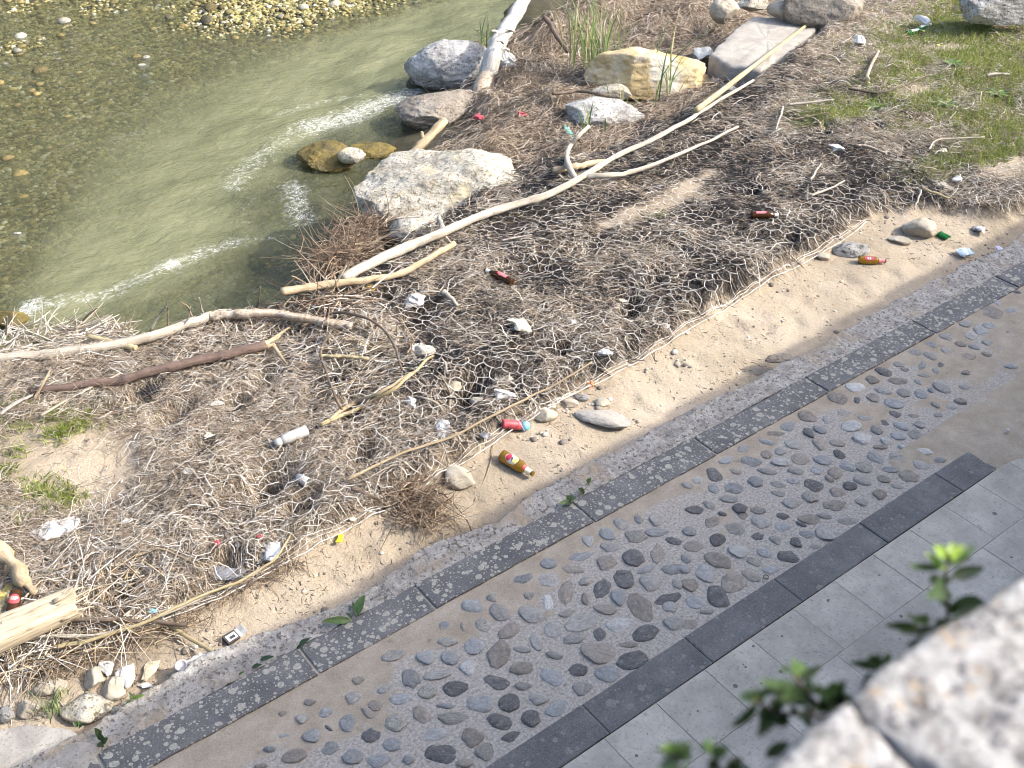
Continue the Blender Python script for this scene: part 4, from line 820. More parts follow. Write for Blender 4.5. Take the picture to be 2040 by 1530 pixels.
# ------------------------------------------------------------------ hexagonal wire net
a = .062; edges = []; vid = {}
def hv(p):
    k = (round(p[0], 3), round(p[1], 3)); return vid.setdefault(k, len(vid))
ct, st_ = math.cos(.18), math.sin(.18)
for i in range(-20, 190):
    for j in range(-30, 110):
        cx_, cy_ = i*a*math.sqrt(3)+(j % 2)*a*math.sqrt(3)/2, 4+j*a*1.5
        c6 = [(cx_+a*math.cos(math.radians(30+60*k)), cy_+a*math.sin(math.radians(30+60*k))) for k in range(6)]
        for k in (0, 1, 2): edges.append((hv(c6[k]), hv(c6[k+1])))
vp = np.array(list(vid.keys())); e = np.array(edges)
x, y = vp[:, 0]*ct-vp[:, 1]*st_+1.0, vp[:, 0]*st_+vp[:, 1]*ct-.3
wx_ = x+.10*fb2(x*1.3, y*1.3, 3, 141)+.036*fb2(x*8, y*8, 2, 142); wy_ = y+.10*fb2(x*1.3+9, y*1.3, 3, 143)+.036*fb2(x*8+5, y*8, 2, 144)
x, y = wx_, wy_
lo_ = ylo(x); inside = (y > lo_-.015) & (y < yup(x)+.22) & (x > .15) & (x < 12.5) & ~((x < 1.9) & (y > 4.55+.45*(x-.2)))
zs_ = samp(HS, x, y)+.040+.034*fb2(x*3, y*3, 3, 145)+.018*sst(.9, .2, y-lo_)*sst(0, .1, y-lo_)
zs_ = zs_-.022*sst(5.4, 7.2, x-.4*(5-y))
zs_ = np.where(y > yup(x)-.05, samp(HS, x, y)+.02, zs_)
k = inside[e].all(1) & (rng.random(len(e)) > .03+.42*sst(2.3, 1.6, x[e[:, 0]]+.5*fb2(x[e[:, 0]]*1.5, y[e[:, 0]]*1.5, 2, 146))); e = e[k]
p3 = np.stack([x, y, zs_], -1); A, B = p3[e[:, 0]], p3[e[:, 1]]; mid = (A+B)/2; mid[:, 2] -= rng.uniform(-.004, .006, len(e)); mid[:, :2] += rng.normal(0, .006, (len(e), 2))
V, F = tubes(np.stack([A, mid, B], 1), np.broadcast_to(rng.uniform(.0018, .0034, (len(e), 1)), (len(e), 3)), 3)
M_WIRE = plain('weathered coated wire', (.62, .585, .54), .7, .3, 25)
net = obj('wire_net', mesh('wire_net', V, F), M_WIRE, label='hexagonal wire net stretched over the straw-covered bank', cat='wire net')
ex = np.arange(.2, 7.4, .035)
for k_, (dy0, rr) in enumerate(((-.02, .0042), (.0, .003), (.015, .0028))):
    yy = ylo(ex)+dy0+.012*fb2(ex*5, ex*0+k_, 3, 150); pts = np.stack([ex, yy, samp(HG, ex, yy)+.03+.02*fb2(ex*4, ex*0+k_*3, 3, 151)], -1)
    V, F = tubes(pts[None], rr, 5); obj('selvedge_wire', mesh('selvedge_wire', V, F), M_WIRE, net)

# ------------------------------------------------------------------ sticks, branches, logs
def barkmat(name, c1, c2, dark=(.06, .045, .035), marks=.3, rough=.75):
    m, nt, b = newmat(name); c = ocoord(nt)
    mp = N(nt, 'ShaderNodeMapping'); mp.inputs['Scale'].default_value = (2.2, 1, 1); nt.links.new(attr(nt, 'gr', 'Vector'), mp.inputs[0]); gv = mp.outputs[0]
    base = ramp(nt, noise(nt, c, 14, 6, .65), [(.3, c1), (.7, c2)])
    gs = noise(nt, gv, 3.6, 8, .72, .5); base = mixc(nt, .85, base, ramp(nt, gs, [(.30, gray(.38)), (.46, gray(.85)), (.7, gray(1.15))]), 'MULTIPLY')
    big = ramp(nt, noise(nt, gv, .9, 4, .6), [(.45, gray(0)), (.62, gray(.65))]); base = mixc(nt, big, base, tuple(.55*v for v in c1))
    mk_ = ramp(nt, noise(nt, c, 38, 4, .7, .4), [(.68-.25*marks, gray(0)), (.76-.25*marks, gray(1))]); base = mixc(nt, mth(nt, 'MULTIPLY', mk_, .85), base, dark)
    nt.links.new(base, b.inputs['Base Color']); b.inputs['Roughness'].default_value = rough
    bump(nt, b, mth(nt, 'ADD', gs, mth(nt, 'MULTIPLY', noise(nt, c, 70, 5, .7), .4)), .8, .010); return m
BK = {'white': barkmat('bleached bark', (.40, .35, .28), (.58, .53, .45), (.16, .12, .085), .30), 'birch': barkmat('pale trunk bark', (.44, .415, .375), (.62, .60, .565), (.10, .085, .07), .35),
      'tan': barkmat('barkless tan wood', (.36, .275, .165), (.52, .42, .28), (.2, .14, .085), .25), 'cane': barkmat('yellow cane', (.42, .335, .17), (.56, .47, .28), (.24, .17, .08), .15, .5),
      'brown': barkmat('purple brown bark', (.085, .055, .045), (.19, .13, .105), (.04, .03, .025), .35), 'dark': barkmat('dark twig bark', (.10, .075, .055), (.22, .165, .12), (.05, .04, .03), .2),
      'mott': barkmat('mottled bark', (.40, .31, .22), (.62, .55, .46), (.14, .10, .07), .6), 'grey': barkmat('grey weathered wood', (.36, .33, .29), (.54, .50, .45), (.18, .15, .12), .2)}
def crom(p, k):
    p = np.asarray(p, float); q = np.vstack([2*p[0]-p[1], p, 2*p[-1]-p[-2]]); n = len(p)-1; out = []
    for s in np.linspace(0, n, k):
        i = min(int(s), n-1); t = s-i; a_, b_, c_, d_ = q[i], q[i+1], q[i+2], q[i+3]
        out.append(.5*((2*b_)+(c_-a_)*t+(2*a_-5*b_+4*c_-d_)*t*t+(3*b_-a_-3*c_+d_)*t**3))
    return np.array(out)
def wood(pts3, r0, r1, seed, sides=9, k=36, knob=.10, wob=.25):
    p = crom(pts3, k); rr = np.linspace(r0, r1, k)*(1+knob*1.6*fb2(np.arange(k)*.45, np.zeros(k), 3, seed)+.22*np.maximum(fb2(np.arange(k)*.7, np.zeros(k)+3, 2, seed+8)-.45, 0)*3)
    p = p+np.c_[fb2(np.arange(k)*.3, np.zeros(k), 2, seed+1), fb2(np.arange(k)*.3, np.zeros(k)+5, 2, seed+2), .5*fb2(np.arange(k)*.3, np.zeros(k)+9, 2, seed+3)]*min(r0, .02)*wob
    p = np.vstack([p[:1], p, p[-1:]]); rr = np.r_[.0005, rr, .0005]
    p[0] -= (p[2]-p[1])*.02; p[-1] += (p[-2]-p[-3])*.02
    global GRAIN
    s_ = np.r_[0, np.cumsum(np.linalg.norm(np.diff(p, axis=0), axis=1))]; an = np.arange(sides)*2*np.pi/sides
    GRAIN = np.stack([np.repeat(s_[:, None], sides, 1)+seed*1.37, np.cos(an)[None]+0*s_[:, None], np.sin(an)[None]+0*s_[:, None]], -1).reshape(-1, 3)
    return tubes(p[None], rr[None], sides)
_sid = [900]
def stick(name, label, pts, r0, r1, mat, parent=None, sides=9, k=36, z=None, cat='driftwood', lift=0.0, group=None, wob=.6):
    "pts: photo x,y[,lift in metres]; radii in photo pixels"
    _sid[0] += 7; q = []
    for t in pts:
        p = Pt(t[0], t[1], lift+(t[2] if len(t) > 2 else 0.0)) if z is None else P(t[0], t[1], z+(t[2] if len(t) > 2 else 0.0)); q.append(p)
    q = np.array(q); s = m_per_px(q.mean(0)); q[:, 2] += r0*s*.7
    org = q[0].copy() if parent is None else np.array(parent.location)
    V, F = wood(q-org, r0*s, r1*s, _sid[0], sides, k, wob=wob)
    o = obj(name, mesh(name, V, F), BK[mat], parent, loc=org if parent is None else None)
    if parent is None: o['label'] = label; o['category'] = cat
    if group: o['group'] = group
    return o
s1 = stick('branch', 'long white branch lying diagonally along the dark net', [(682, 562, .06), (780, 512, .07), (880, 470, .08), (980, 428, .08), (1090, 395, .08), (1160, 358, .09), (1230, 315, .09), (1330, 268, .08), (1400, 225, .07), (1500, 165, .06)], 9.5, 3.2, 'white', k=80, sides=12)
stick('side_branch', '', [(1165, 357, .09), (1215, 353, .09), (1250, 349, .09), (1320, 325, .09), (1400, 290, .09), (1470, 256, .1)], 6, 2.6, 'white', s1)
stick('side_branch', '', [(1145, 362, .09), (1131, 330, .13), (1133, 300, .2), (1150, 275, .25), (1172, 256, .28)], 6, 4, 'white', s1)
stick('side_branch', '', [(876, 468, .09), (879, 452, .13), (874, 436, .15)], 5, 4, 'grey', s1)
stick('branch', 'tan barkless branch under the butt of the long white branch', [(563, 586, .10), (640, 573, .09), (720, 564, .07), (790, 552, .04), (850, 522, .04), (905, 488, .04)], 8, 6, 'tan', k=50, z=.10)
stick('bamboo_cane', 'straight yellow cane leaning past the concrete slab', [(1385, 225, .10), (1450, 175, .14), (1540, 105, .18), (1600, 58, .22), (1655, 16, .25)], 5.5, 3, 'cane', wob=.05, lift=.02)
tr_ = np.array([P(972, 150, -.45), P(985, 100, -.2), P(1010, 55, -.05), P(1035, 15, .08), P(1062, -40, .2)])
V, F = wood(tr_-tr_[0], .105, .075, 77, 16, 44); t_ = obj('tree_trunk', mesh('tree_trunk', V, F), BK['birch'], label='thick white birch-like trunk rising from the river at the top', cat='trunk', loc=tr_[0])
q = np.array([P(972, 150, -.45), P(960, 175, -.5), P(955, 200, -.55), P(968, 225, -.5)]); V, F = wood(q-tr_[0], .11, .05, 78, 12, 20, .2); obj('root', mesh('root', V, F), BK['mott'], t_)
for j_, (px, py) in enumerate(((1003, 85), (1022, 62), (992, 65), (1012, 100))):
    q = np.array([P(px, py, -.08), P(px-6, py-4, .0), P(px-12, py-3, .05)]); V, F = wood(q-tr_[0], .018, .01, 80+j_, 7, 8); obj('twig_stub', mesh('twig_stub', V, F), BK['birch'], t_)
s2 = stick('branch', 'broken tan branch propped against the whitish rock', [(770, 402, -.30), (778, 375, -.22), (795, 335, -.12), (830, 300, .0), (860, 272, .08), (886, 243, .16)], 6, 10, 'tan', z=-.05)
stick('side_branch', '', [(838, 293, .02), (842, 278, .08), (840, 268, .1)], 5, 3, 'tan', s2, z=-.05)
s3 = stick('pole', 'long white pole along the river edge on the left', [(-40, 722, .05), (60, 716, .05), (150, 706, .05), (250, 690, .06), (330, 668, .06), (400, 642, .06), (430, 634, .06)], 11, 9, 'white', z=.06, k=50)
stick('branch', 'mottled bark branch continuing from the white pole', [(425, 638, .05), (480, 630, .07), (540, 630, .07), (600, 638, .06), (650, 646, .05), (702, 655, .04)], 9, 9, 'mott', z=.06, k=50)
s4 = stick('branch', 'dark purple-brown branch with a splintered pale end', [(60, 785, .02), (150, 772, .03), (230, 765, .04), (300, 745, .05), (380, 724, .05), (450, 712, .05), (530, 690, .06)], 7, 11, 'brown', k=50, lift=.02)
for j_, (a_, b_) in enumerate((((525, 692), (578, 655)), ((527, 688), (560, 672)), ((530, 694), (548, 690)), ((540, 690), (572, 728)))):
    stick('splinter', '', [(a_[0], a_[1], .06), ((a_[0]+b_[0])/2, (a_[1]+b_[1])/2, .07), (b_[0], b_[1], .07)], 6, 1.5, 'tan', s4, 6, 10)
stick('plank', 'short cut yellow stick between river and white pole', [(178, 675, .05), (225, 686, .06), (272, 698, .05)], 6.5, 6, 'cane', z=.06, wob=.02)
stick('dry_reed', 'upper of two tan reed stems crossing the straw', [(655, 840, .05), (700, 808, .06), (760, 782, .07), (828, 742, .07)], 4.5, 2.5, 'tan', lift=.03)
stick('dry_reed', 'lower of two tan reed stems crossing the straw', [(640, 848, .05), (720, 812, .06), (790, 775, .07), (848, 722, .08), (862, 710, .08)], 4.5, 2.2, 'cane', lift=.03)
stick('dry_reed', 'long thin pale reed along the torn net edge at bottom left', [(105, 1292, .05), (200, 1272, .06), (300, 1236, .07), (400, 1190, .08), (500, 1148, .09), (560, 1100, .10), (600, 1020, .12)], 4, 2, 'cane', k=60, lift=.03)
stick('dry_reed', 'second thin reed below the long pale reed', [(0, 1262, .05), (100, 1270, .06), (220, 1262, .06), (330, 1225, .07), (440, 1175, .07)], 3.2, 2, 'white', k=50, lift=.03)
stick('branch', 'dark stick at the bottom of the straw above the sand', [(118, 1240, .03), (200, 1236, .04), (280, 1240, .05), (372, 1246, .05)], 4.5, 4, 'dark', lift=.02)
stick('bamboo_cane', 'pale cane lying from the straw onto the footing', [(335, 1244, .03), (375, 1272, .03), (410, 1292, .05), (440, 1314, .10)], 4.5, 3.5, 'cane', lift=.005, wob=.05)
stick('log', 'short tan log beside the curved side branch', [(1100, 345, .06), (1150, 336, .07), (1205, 326, .06)], 7, 6, 'tan')
stick('branch', 'dark stick leaning in the flood wrack near the white trunk', [(1085, 38, .25), (1100, 60, .18), (1115, 85, .1), (1132, 108, .0)], 5, 4, 'brown', z=-.25)
stick('branch', 'brown twig bent over the pale grey angular rock', [(1100, 190, .1), (1150, 184, .12), (1185, 188, .14), (1215, 194, .12)], 4, 3, 'dark', z=-.28)
stick('vine', 'dark curved vine looping over the straw', [(600, 652, .06), (660, 625, .08), (720, 632, .09), (760, 655, .09), (785, 690, .08), (802, 738, .05)], 3, 2.5, 'dark', lift=.03)
stick('vine', 'dark twig hanging down the straw below the mottled branch', [(660, 660, .06), (640, 700, .07), (650, 745, .07), (672, 800, .06), (690, 830, .04)], 3, 2, 'dark', lift=.03)
stick('dry_reed', 'short yellow-green cane left of the dark twig', [(640, 712, .06), (690, 713, .07), (735, 716, .06)], 4, 3.5, 'cane', lift=.03)
stick('dry_reed', 'thin brown reed running along the net toward the can', [(690, 958, .05), (800, 905, .06), (900, 872, .07), (960, 840, .06), (1040, 800, .06), (1110, 765, .05), (1180, 722, .05)], 2.8, 2, 'tan', lift=.035, k=60)
for i, (pts, r0, mt, lb) in enumerate([
    ([(1614, 360), (1635, 328)], 3.2, 'white', 'short upright-lying white stick in the right straw'), ([(1616, 391), (1650, 378), (1682, 362)], 3.4, 'white', 'white stick lying below the short upright one'),
    ([(1708, 293), (1735, 296), (1766, 311)], 4.2, 'mott', 'curved mottled stick on the right straw'), ([(1836, 376), (1888, 396)], 3.6, 'cane', 'yellow cane piece above the round pale stone'),
    ([(1834, 380), (1828, 400), (1822, 418)], 3, 'grey', 'grey stick standing beside the yellow cane piece'), ([(1965, 152), (1990, 149), (2010, 150)], 4, 'white', 'white stick lying in the right grass'),
    ([(1728, 162), (1732, 140), (1748, 105)], 5, 'mott', 'brown crooked stick near the upper grass'), ([(1560, 215), (1545, 260)], 3, 'grey', 'thin grey stick below the slab'),
    ([(1690, 178), (1760, 185), (1850, 150)], 3, 'dark', 'long dark stick across the upper grass'), ([(1570, 210), (1660, 200)], 3, 'grey', 'grey stick right of the yellow cane'),
    ([(1290, 700), (1310, 682), (1320, 680)], 2, 'white', 'thin white straw at the sand edge'), ([(880, 585), (895, 595), (912, 612)], 7, 'white', 'stubby white wood piece below the dark bottle'),
    ([(1580, 240), (1650, 225)], 2.5, 'dark', 'dark twig near the small grass tufts'), ([(1850, 300), (1870, 280), (1962, 275)], 3, 'white', 'bleached twig by the right grass'),
    ([(700, 975), (735, 988), (770, 1008)], 5.5, 'dark', 'dark stick at the clump of roots'), ([(1000, 480), (1060, 468)], 2.4, 'grey', 'small grey stick on the dark net'), ([(945, 415), (985, 418)], 2.6, 'white', 'small white stick above the long branch'),
    ([(80, 830), (150, 790), (240, 745)], 3.5, 'white', 'pale stick at the left above the green tufts'), ([(0, 828), (40, 800), (66, 790)], 5, 'grey', 'grey stick at the left picture edge'), ([(70, 795), (100, 740), (118, 690)], 3, 'tan', 'thin tan stick standing by the grey stick'),
    ([(270, 1110), (320, 1095), (400, 1130)], 3.2, 'tan', 'bent tan reed above the grey plastic sheet'), ([(250, 1195), (262, 1160), (268, 1128)], 3, 'cane', 'upright split reed in the bottom-left straw'), ([(150, 1160), (230, 1200), (300, 1222)], 4.5, 'tan', 'tan reed leading to the blue scrap'), ([(200, 1090), (300, 1100)], 3, 'grey', 'grey reed below the white bag'),
    ([(30, 1150), (70, 1185), (115, 1205)], 3.5, 'dark', 'dark twig behind the split log'), ([(940, 1060), (925, 1030), (890, 990), (860, 975)], 2, 'dark', 'thin dark twig curving over the sand'), ([(985, 880), (975, 930), (945, 1000)], 1.4, 'tan', 'hair-thin stem lying on the sand by the bottle'), ([(960, 1160), (1000, 1190)], .1, 'dark', None)]):
    if lb: stick('stick', lb, [(*p, .04) if i < 26 else (*p, .005) for p in pts] if len(pts) > 2 else [(*pts[0], .04), ((pts[0][0]+pts[1][0])/2, (pts[0][1]+pts[1][1])/2, .045), (*pts[1], .04)], r0*.8, r0*.5, mt, lift=.015 if i < 25 else 0, k=20, sides=7)
# split log and the plank standing behind it, bottom left
def splitlog():
    pa, pb = Pt(-60, 1285, .10), Pt(138, 1203, .10); ax = pb-pa; L = np.linalg.norm(ax); k, sd = 40, 20; V = []
    ax /= L; sdv = np.cross(ax, (0, 0, 1)); sdv /= np.linalg.norm(sdv); upv = np.cross(sdv, ax)
    for i in range(k):
        t = i/(k-1); R = .098*(1-.10*t)
        for j in range(sd):
            th = 2*math.pi*j/sd; cx_, cz_ = math.cos(th), math.sin(th)
            cz_ = min(cz_, .55); rr = R*(1+.05*math.sin(j*2.3+5))+.006*float(vn2(j*1.7, t*3, 5))
            ex_ = t*L+(.10*float(vn2(j*1.3, 2.2, 8))*(t > .96)) - (.03 if t > .96 else 0)
            V.append(pa+ax*ex_+sdv*cx_*rr+upv*cz_*rr*.8)
    V = np.array(V); i = np.arange(k*sd).reshape(k, sd); A, B = i[:-1], i[1:]
    F = np.stack([A, np.roll(A, -1, 1), np.roll(B, -1, 1), B], -1).reshape(-1, 4)
    V = np.vstack([V, V[-sd:].mean(0)-ax*.05]); c = len(V)-1
    F = np.vstack([F, [[(k-1)*sd+j, (k-1)*sd+(j+1) % sd, c, c] for j in range(sd)]])
    o = obj('split_log', pmesh('split_log', V-pa, [list(dict.fromkeys(map(int, f))) for f in F]), None, label='split pale log with splintered end at the left edge', cat='log', loc=pa)
    for p_ in o.data.polygons: p_.use_smooth = True
    m, nt, b = newmat('split pale wood'); c = ocoord(nt); mp = N(nt, 'ShaderNodeMapping'); mp.inputs['Rotation'].default_value = (0, 0, -math.atan2(ax[1], ax[0])); mp.inputs['Scale'].default_value = (1.2, 26, 26); nt.links.new(c, mp.inputs[0])
    mp2 = N(nt, 'ShaderNodeMapping'); mp2.vector_type = 'POINT'; mp2.inputs['Rotation'].default_value = (0, 0, -math.atan2(ax[1], ax[0])); nt.links.new(c, mp2.inputs[0])
    mp3 = N(nt, 'ShaderNodeMapping'); mp3.inputs['Scale'].default_value = (.06, 1, 1); nt.links.new(mp2.outputs[0], mp3.inputs[0])
    g_ = noise(nt, mp3.outputs[0], 75, 5, .7); nt.links.new(ramp(nt, g_, [(.30, (.12, .09, .06)), (.42, (.38, .31, .215)), (.62, (.52, .445, .33))]), b.inputs['Base Color']); b.inputs['Roughness'].default_value = .85
    bump(nt, b, g_, .7, .01); o.data.materials.append(m)
    for j in range(9):
        q = pa+ax*(L*.97)+sdv*(j-4)*.022+upv*(.05-.012*abs(j-4)); e_ = q+ax*random.uniform(.04, .13)+upv*random.uniform(-.02, .05)+sdv*random.uniform(-.02, .02)
        V2, F2 = wood(np.array([q-ax*.05, q+(e_-q)*.4, e_])-pa, .010, .002, 40+j, 5, 6); obj('splinter', mesh('splinter', V2, F2), m, o)
    return m
M_SPLIT = splitlog()
q = np.array([Pt(-25, 1085, .10), Pt(25, 1125, .10), Pt(52, 1160, .09), Pt(70, 1180, .06)]); V, F = wood(q-q[0], .045, .022, 66, 7, 24, .5, .8)
obj('plank', mesh('plank', V, F), BK['tan'], label='rotten grey plank end standing behind the split log', cat='plank', loc=q[0])
# twigs sticking up along the river edge, each its own
for i, (a_, b_, c_) in enumerate([((340, 690), (335, 640), (333, 602)), ((410, 650), (402, 615), (396, 594)), ((510, 625), (515, 600), (519, 572)), ((615, 610), (617, 560), (612, 520)), ((345, 680), (372, 640), (380, 612)), ((385, 640), (375, 615), (362, 605)), ((300, 660), (320, 625), (332, 612)), ((625, 580), (600, 560), (582, 552)), ((165, 640), (180, 625), (195, 615)), ((12, 668), (15, 645), (14, 632)), ((640, 610), (665, 570), (690, 530)), ((615, 630), (640, 590), (655, 570))]):
    stick('twig', f'bare twig standing up at the river edge, {["leftmost but one behind the white pole", "beside the middle of the pole", "between pole and mossy shoal", "tallest by the tan branch butt", "curved grey one", "short forked one", "lowest slanting one", "pale one pointing left at the tan branch", "short one on the floating wrack", "stub at the far left", "crossing the tan branch", "below the tan branch butt"][i]}', [(*a_, .0), (*b_, .12), (*c_, .24)], 2.6, 1.3, ['dark', 'grey', 'dark', 'dark', 'grey', 'tan', 'grey', 'tan', 'tan', 'white', 'grey', 'grey'][i], z=.06, k=12, sides=6)
# floating wrack raft left, brush clump at the mouth of the rock, root clump on the sand edge, pile under the branch butts
def bundle(name, label, lines, n, L, R, pal, spread, seed, zf, cat, updir=0.0, curl=.3):
    r = np.random.default_rng(seed); P0 = []
    for i in range(n):
        a_, b_ = lines[r.integers(len(lines))]; t = r.random(); c_ = zf(a_[0]+(b_[0]-a_[0])*t, a_[1]+(b_[1]-a_[1])*t); P0.append(c_+r.normal(0, 1, 3)*np.array([spread, spread, spread*.35]))
    P0 = np.array(P0); d = r.normal(0, 1, (n, 3)); d[:, 2] = d[:, 2]*.25+updir; d /= np.linalg.norm(d, axis=1, keepdims=True); l_ = r.uniform(*L, n)
    t = np.linspace(0, 1, 5)[None, :, None]; bend = r.normal(0, curl, (n, 1, 3)); bend[..., 2] -= curl*.6*(updir > 0)
    pts = P0[:, None]+d[:, None]*l_[:, None, None]*t+bend*l_[:, None, None]*t*t*.5
    V, F = tubes(pts, r.uniform(*R, n)[:, None]*np.linspace(1, .35, 5)[None], 4); pal = np.asarray(pal); org = P0.mean(0)
    return obj(name, mesh(name, V-org, F, True, {'Col': np.repeat(pal[r.integers(0, len(pal), n)]*r.uniform(.7, 1.2, (n, 1)), 20, 0)}), M_ATTR, label=label, kind='stuff', loc=org)
ZP = lambda z: (lambda a_, b_: P(a_, b_, z)); ZT = lambda d: (lambda a_, b_: Pt(a_, b_, d))
GREYW = [(.50, .46, .40), (.62, .58, .52), (.36, .31, .25), (.24, .19, .14)]; BRN = [(.16, .11, .075), (.24, .17, .12), (.10, .07, .05), (.33, .25, .17)]
bundle('stick_raft', 'raft of grey sticks and rags floating at the left river edge', [((-20, 664), (250, 652)), ((-20, 690), (240, 668)), ((150, 655), (260, 690))], 420, (.08, .3), (.003, .007), GREYW, .035, 201, ZP(-.02), 'sticks', 0, .25)
bundle('brush_clump', 'brown brush of drooping twigs at the foot of the whitish rock', [((660, 520), (740, 480)), ((690, 460), (760, 440)), ((640, 520), (700, 500))], 900, (.08, .30), (.0016, .0055), BRN+[(.40, .33, .25)], .085, 202, ZP(-.15), 'brush', .18, 1.1)
bundle('twig_pile', 'pile of crossed twigs where the white and tan branches meet', [((590, 610), (720, 590)), ((620, 590), (680, 600))], 260, (.1, .4), (.003, .008), GREYW+BRN, .05, 203, ZT(.06), 'sticks', .1, .25)
bundle('root_clump', 'brown clump of roots at the sand edge below the net', [((770, 985), (850, 1010)), ((800, 960), (870, 990)), ((820, 1010), (880, 1040))], 800, (.05, .17), (.0012, .0042), BRN+[(.36, .27, .18), (.45, .37, .28)], .06, 204, ZT(.04), 'roots', .0, .9)
bundle('twig_pile', 'crossed pale reeds and twigs in the straw under the mottled branch', [((640, 690), (760, 720)), ((660, 740), (760, 760)), ((700, 660), (800, 690))], 260, (.1, .35), (.002, .0055), GREYW+[(.5, .4, .26)], .06, 205, ZT(.05), 'sticks', .05, .25)
bundle('twig_pile', 'loose reeds strewn in the bottom left straw', [((60, 1200), (330, 1230)), ((0, 1290), (330, 1260)), ((100, 1130), (330, 1160)), ((0, 1330), (140, 1295))], 420, (.1, .34), (.002, .005), GREYW+[(.5, .4, .26), (.4, .3, .2)], .05, 206, ZT(.05), 'sticks', .03, .25)
bundle('hanging_roots', 'brown grass roots hanging over the sand at bottom left', [((20, 1345), (200, 1300)), ((200, 1300), (420, 1215)), ((420, 1200), (600, 1110))], 700, (.04, .14), (.001, .0026), BRN+[(.4, .3, .2)], .03, 207, ZT(.04), 'roots', -.5, .6)
# ------------------------------------------------------------------ bottles and other litter
def glassmat(name, col, tr=.75):
    m, nt, b = newmat(name); c = ocoord(nt)
    nt.links.new(ramp(nt, noise(nt, c, 30, 3), [(.3, tuple(v*.85 for v in col)), (.7, col)]), b.inputs['Base Color'])
    b.inputs['Roughness'].default_value = .06; b.inputs['Transmission Weight'].default_value = tr; b.inputs['IOR'].default_value = 1.25; return m
G_BROWN = glassmat('brown bottle glass', (.075, .033, .014), .35); G_AMBER = glassmat('amber bottle glass', (.42, .25, .04), .7); G_GREEN = glassmat('green bottle glass', (.03, .26, .06), .6)
L_RED = plain('red paper', (.48, .06, .07), .55, .1); L_WHITE = plain('white paper', (.60, .585, .55), .7, .25, 25); L_YEL = plain('yellow paper', (.75, .66, .16), .6, .08); L_BLACK = plain('black print', (.03, .03, .03), .6, .1)
FOIL = plain('silver foil', (.72, .72, .70), .35, .1, 60); L_PINK = plain('faded red paper', (.66, .16, .19), .55, .15); L_CREAM = plain('cream paper', (.75, .68, .5), .6, .08); L_DARKRED = plain('dark red paper', (.38, .02, .06), .55, .1)
PROF = [(0, .0005), (.001, .80), (.012, .95), (.04, 1.0), (.55, 1.0), (.62, .96), (.68, .82), (.75, .60), (.82, .47), (.93, .42), (.955, .41), (.958, .47), (.995, .46), (1.0, .36), (1.0, .0005)]
def lathe(prof, L, R, sd=24):
    a_ = np.arange(sd)*2*math.pi/sd; z_ = np.array([p[0] for p in prof])*L; r_ = np.array([p[1] for p in prof])*R
    V = np.stack([r_[:, None]*np.cos(a_), r_[:, None]*np.sin(a_), np.repeat(z_[:, None], sd, 1)], -1).reshape(-1, 3)
    i = np.arange(len(prof)*sd).reshape(len(prof), sd); A, B = i[:-1], i[1:]
    return V, np.stack([A, np.roll(A, -1, 1), np.roll(B, -1, 1), B], -1).reshape(-1, 4)
def prad(t, prof=PROF): return np.interp(t, [p[0] for p in prof[1:-1]], [p[1] for p in prof[1:-1]])
def patch(L, R, t0, t1, a0, a1, out=.0006, shape='rect', nu=16, nv=16, prof=PROF):
    "piece of paper wrapped on the bottle: t along the axis, a round it"
    if shape == 'rect':
        t = np.linspace(t0, t1, nv)[:, None]+np.zeros((1, nu)); a_ = np.linspace(a0, a1, nu)[None]+np.zeros((nv, 1))
    else:
        rr = np.linspace(0, 1, nv)[:, None]; th = np.linspace(0, 2*math.pi, nu)[None]
        t = (t0+t1)/2+(t1-t0)/2*rr*np.cos(th); a_ = (a0+a1)/2+(a1-a0)/2*rr*np.sin(th)
    r_ = prad(t, prof)*R+out
    return np.stack([r_*np.cos(a_), r_*np.sin(a_), t*L], -1).reshape(-1, 3), grid(nu, nv)
def lie(o, bp, tp, R, roll, dz=0.0, L=None):
    pb, pt = Pt(*bp, R+dz), Pt(*tp, R+dz); ax = pt-pb; ln = np.linalg.norm(ax); ax /= ln
    up = np.array([0, 0, 1.])-ax*ax[2]; up /= np.linalg.norm(up); sd = np.cross(ax, up)
    x_ = up*math.cos(roll)+sd*math.sin(roll); y_ = np.cross(ax, x_)
    M = Matrix(((x_[0], y_[0], ax[0], pb[0]), (x_[1], y_[1], ax[1], pb[1]), (x_[2], y_[2], ax[2], pb[2]), (0, 0, 0, 1))); o.matrix_world = M; return ln
def span(bp, tp, R, dz=0): return float(np.linalg.norm(Pt(*tp, R+dz)-Pt(*bp, R+dz)))
def bottle(label, bp, tp, R, glass, roll, parts, dz=.0, cat='bottle', prof=PROF, name='beer_bottle', part='glass_body'):
    L = span(bp, tp, R, dz); e = obj(name, None, label=label, cat=cat); lie(e, bp, tp, R, roll, dz)
    V, F = lathe(prof, L, R); obj(part, mesh(part, V, F), glass, e); lab = None
    for nm, mat, t0, t1, a0, a1, shape, out in parts:
        V, F = patch(L, R, t0, t1, a0, a1, out, shape, prof=prof); q_ = obj(nm, mesh(nm, V, F), mat, lab if (lab and nm in ('print', 'label_red_half', 'label_yellow_half')) else e)
        if nm == 'label' and not lab: lab = q_
    return e
PI = math.pi
def strokes(t0, t1, a0, a1, n, mat):
    return [('print', mat, t0+(t1-t0)*i/n, t0+(t1-t0)*(i+.55)/n, a0, a1, 'rect', .0016) for i in range(n)]
bottle('brown beer bottle with red label and silver neck on the right bank', (1496, 429), (1554, 428), .031, G_BROWN, -.15, [('label', L_PINK, .16, .46, -.75, .75, 'rect', .0008), ('label', L_RED, .46, .52, -.6, .6, 'rect', .0008), ('print', L_DARKRED, .18, .40, -.78, -.55, 'rect', .0012), ('neck_foil', FOIL, .80, .95, -PI, PI, 'rect', .0012)], .03)
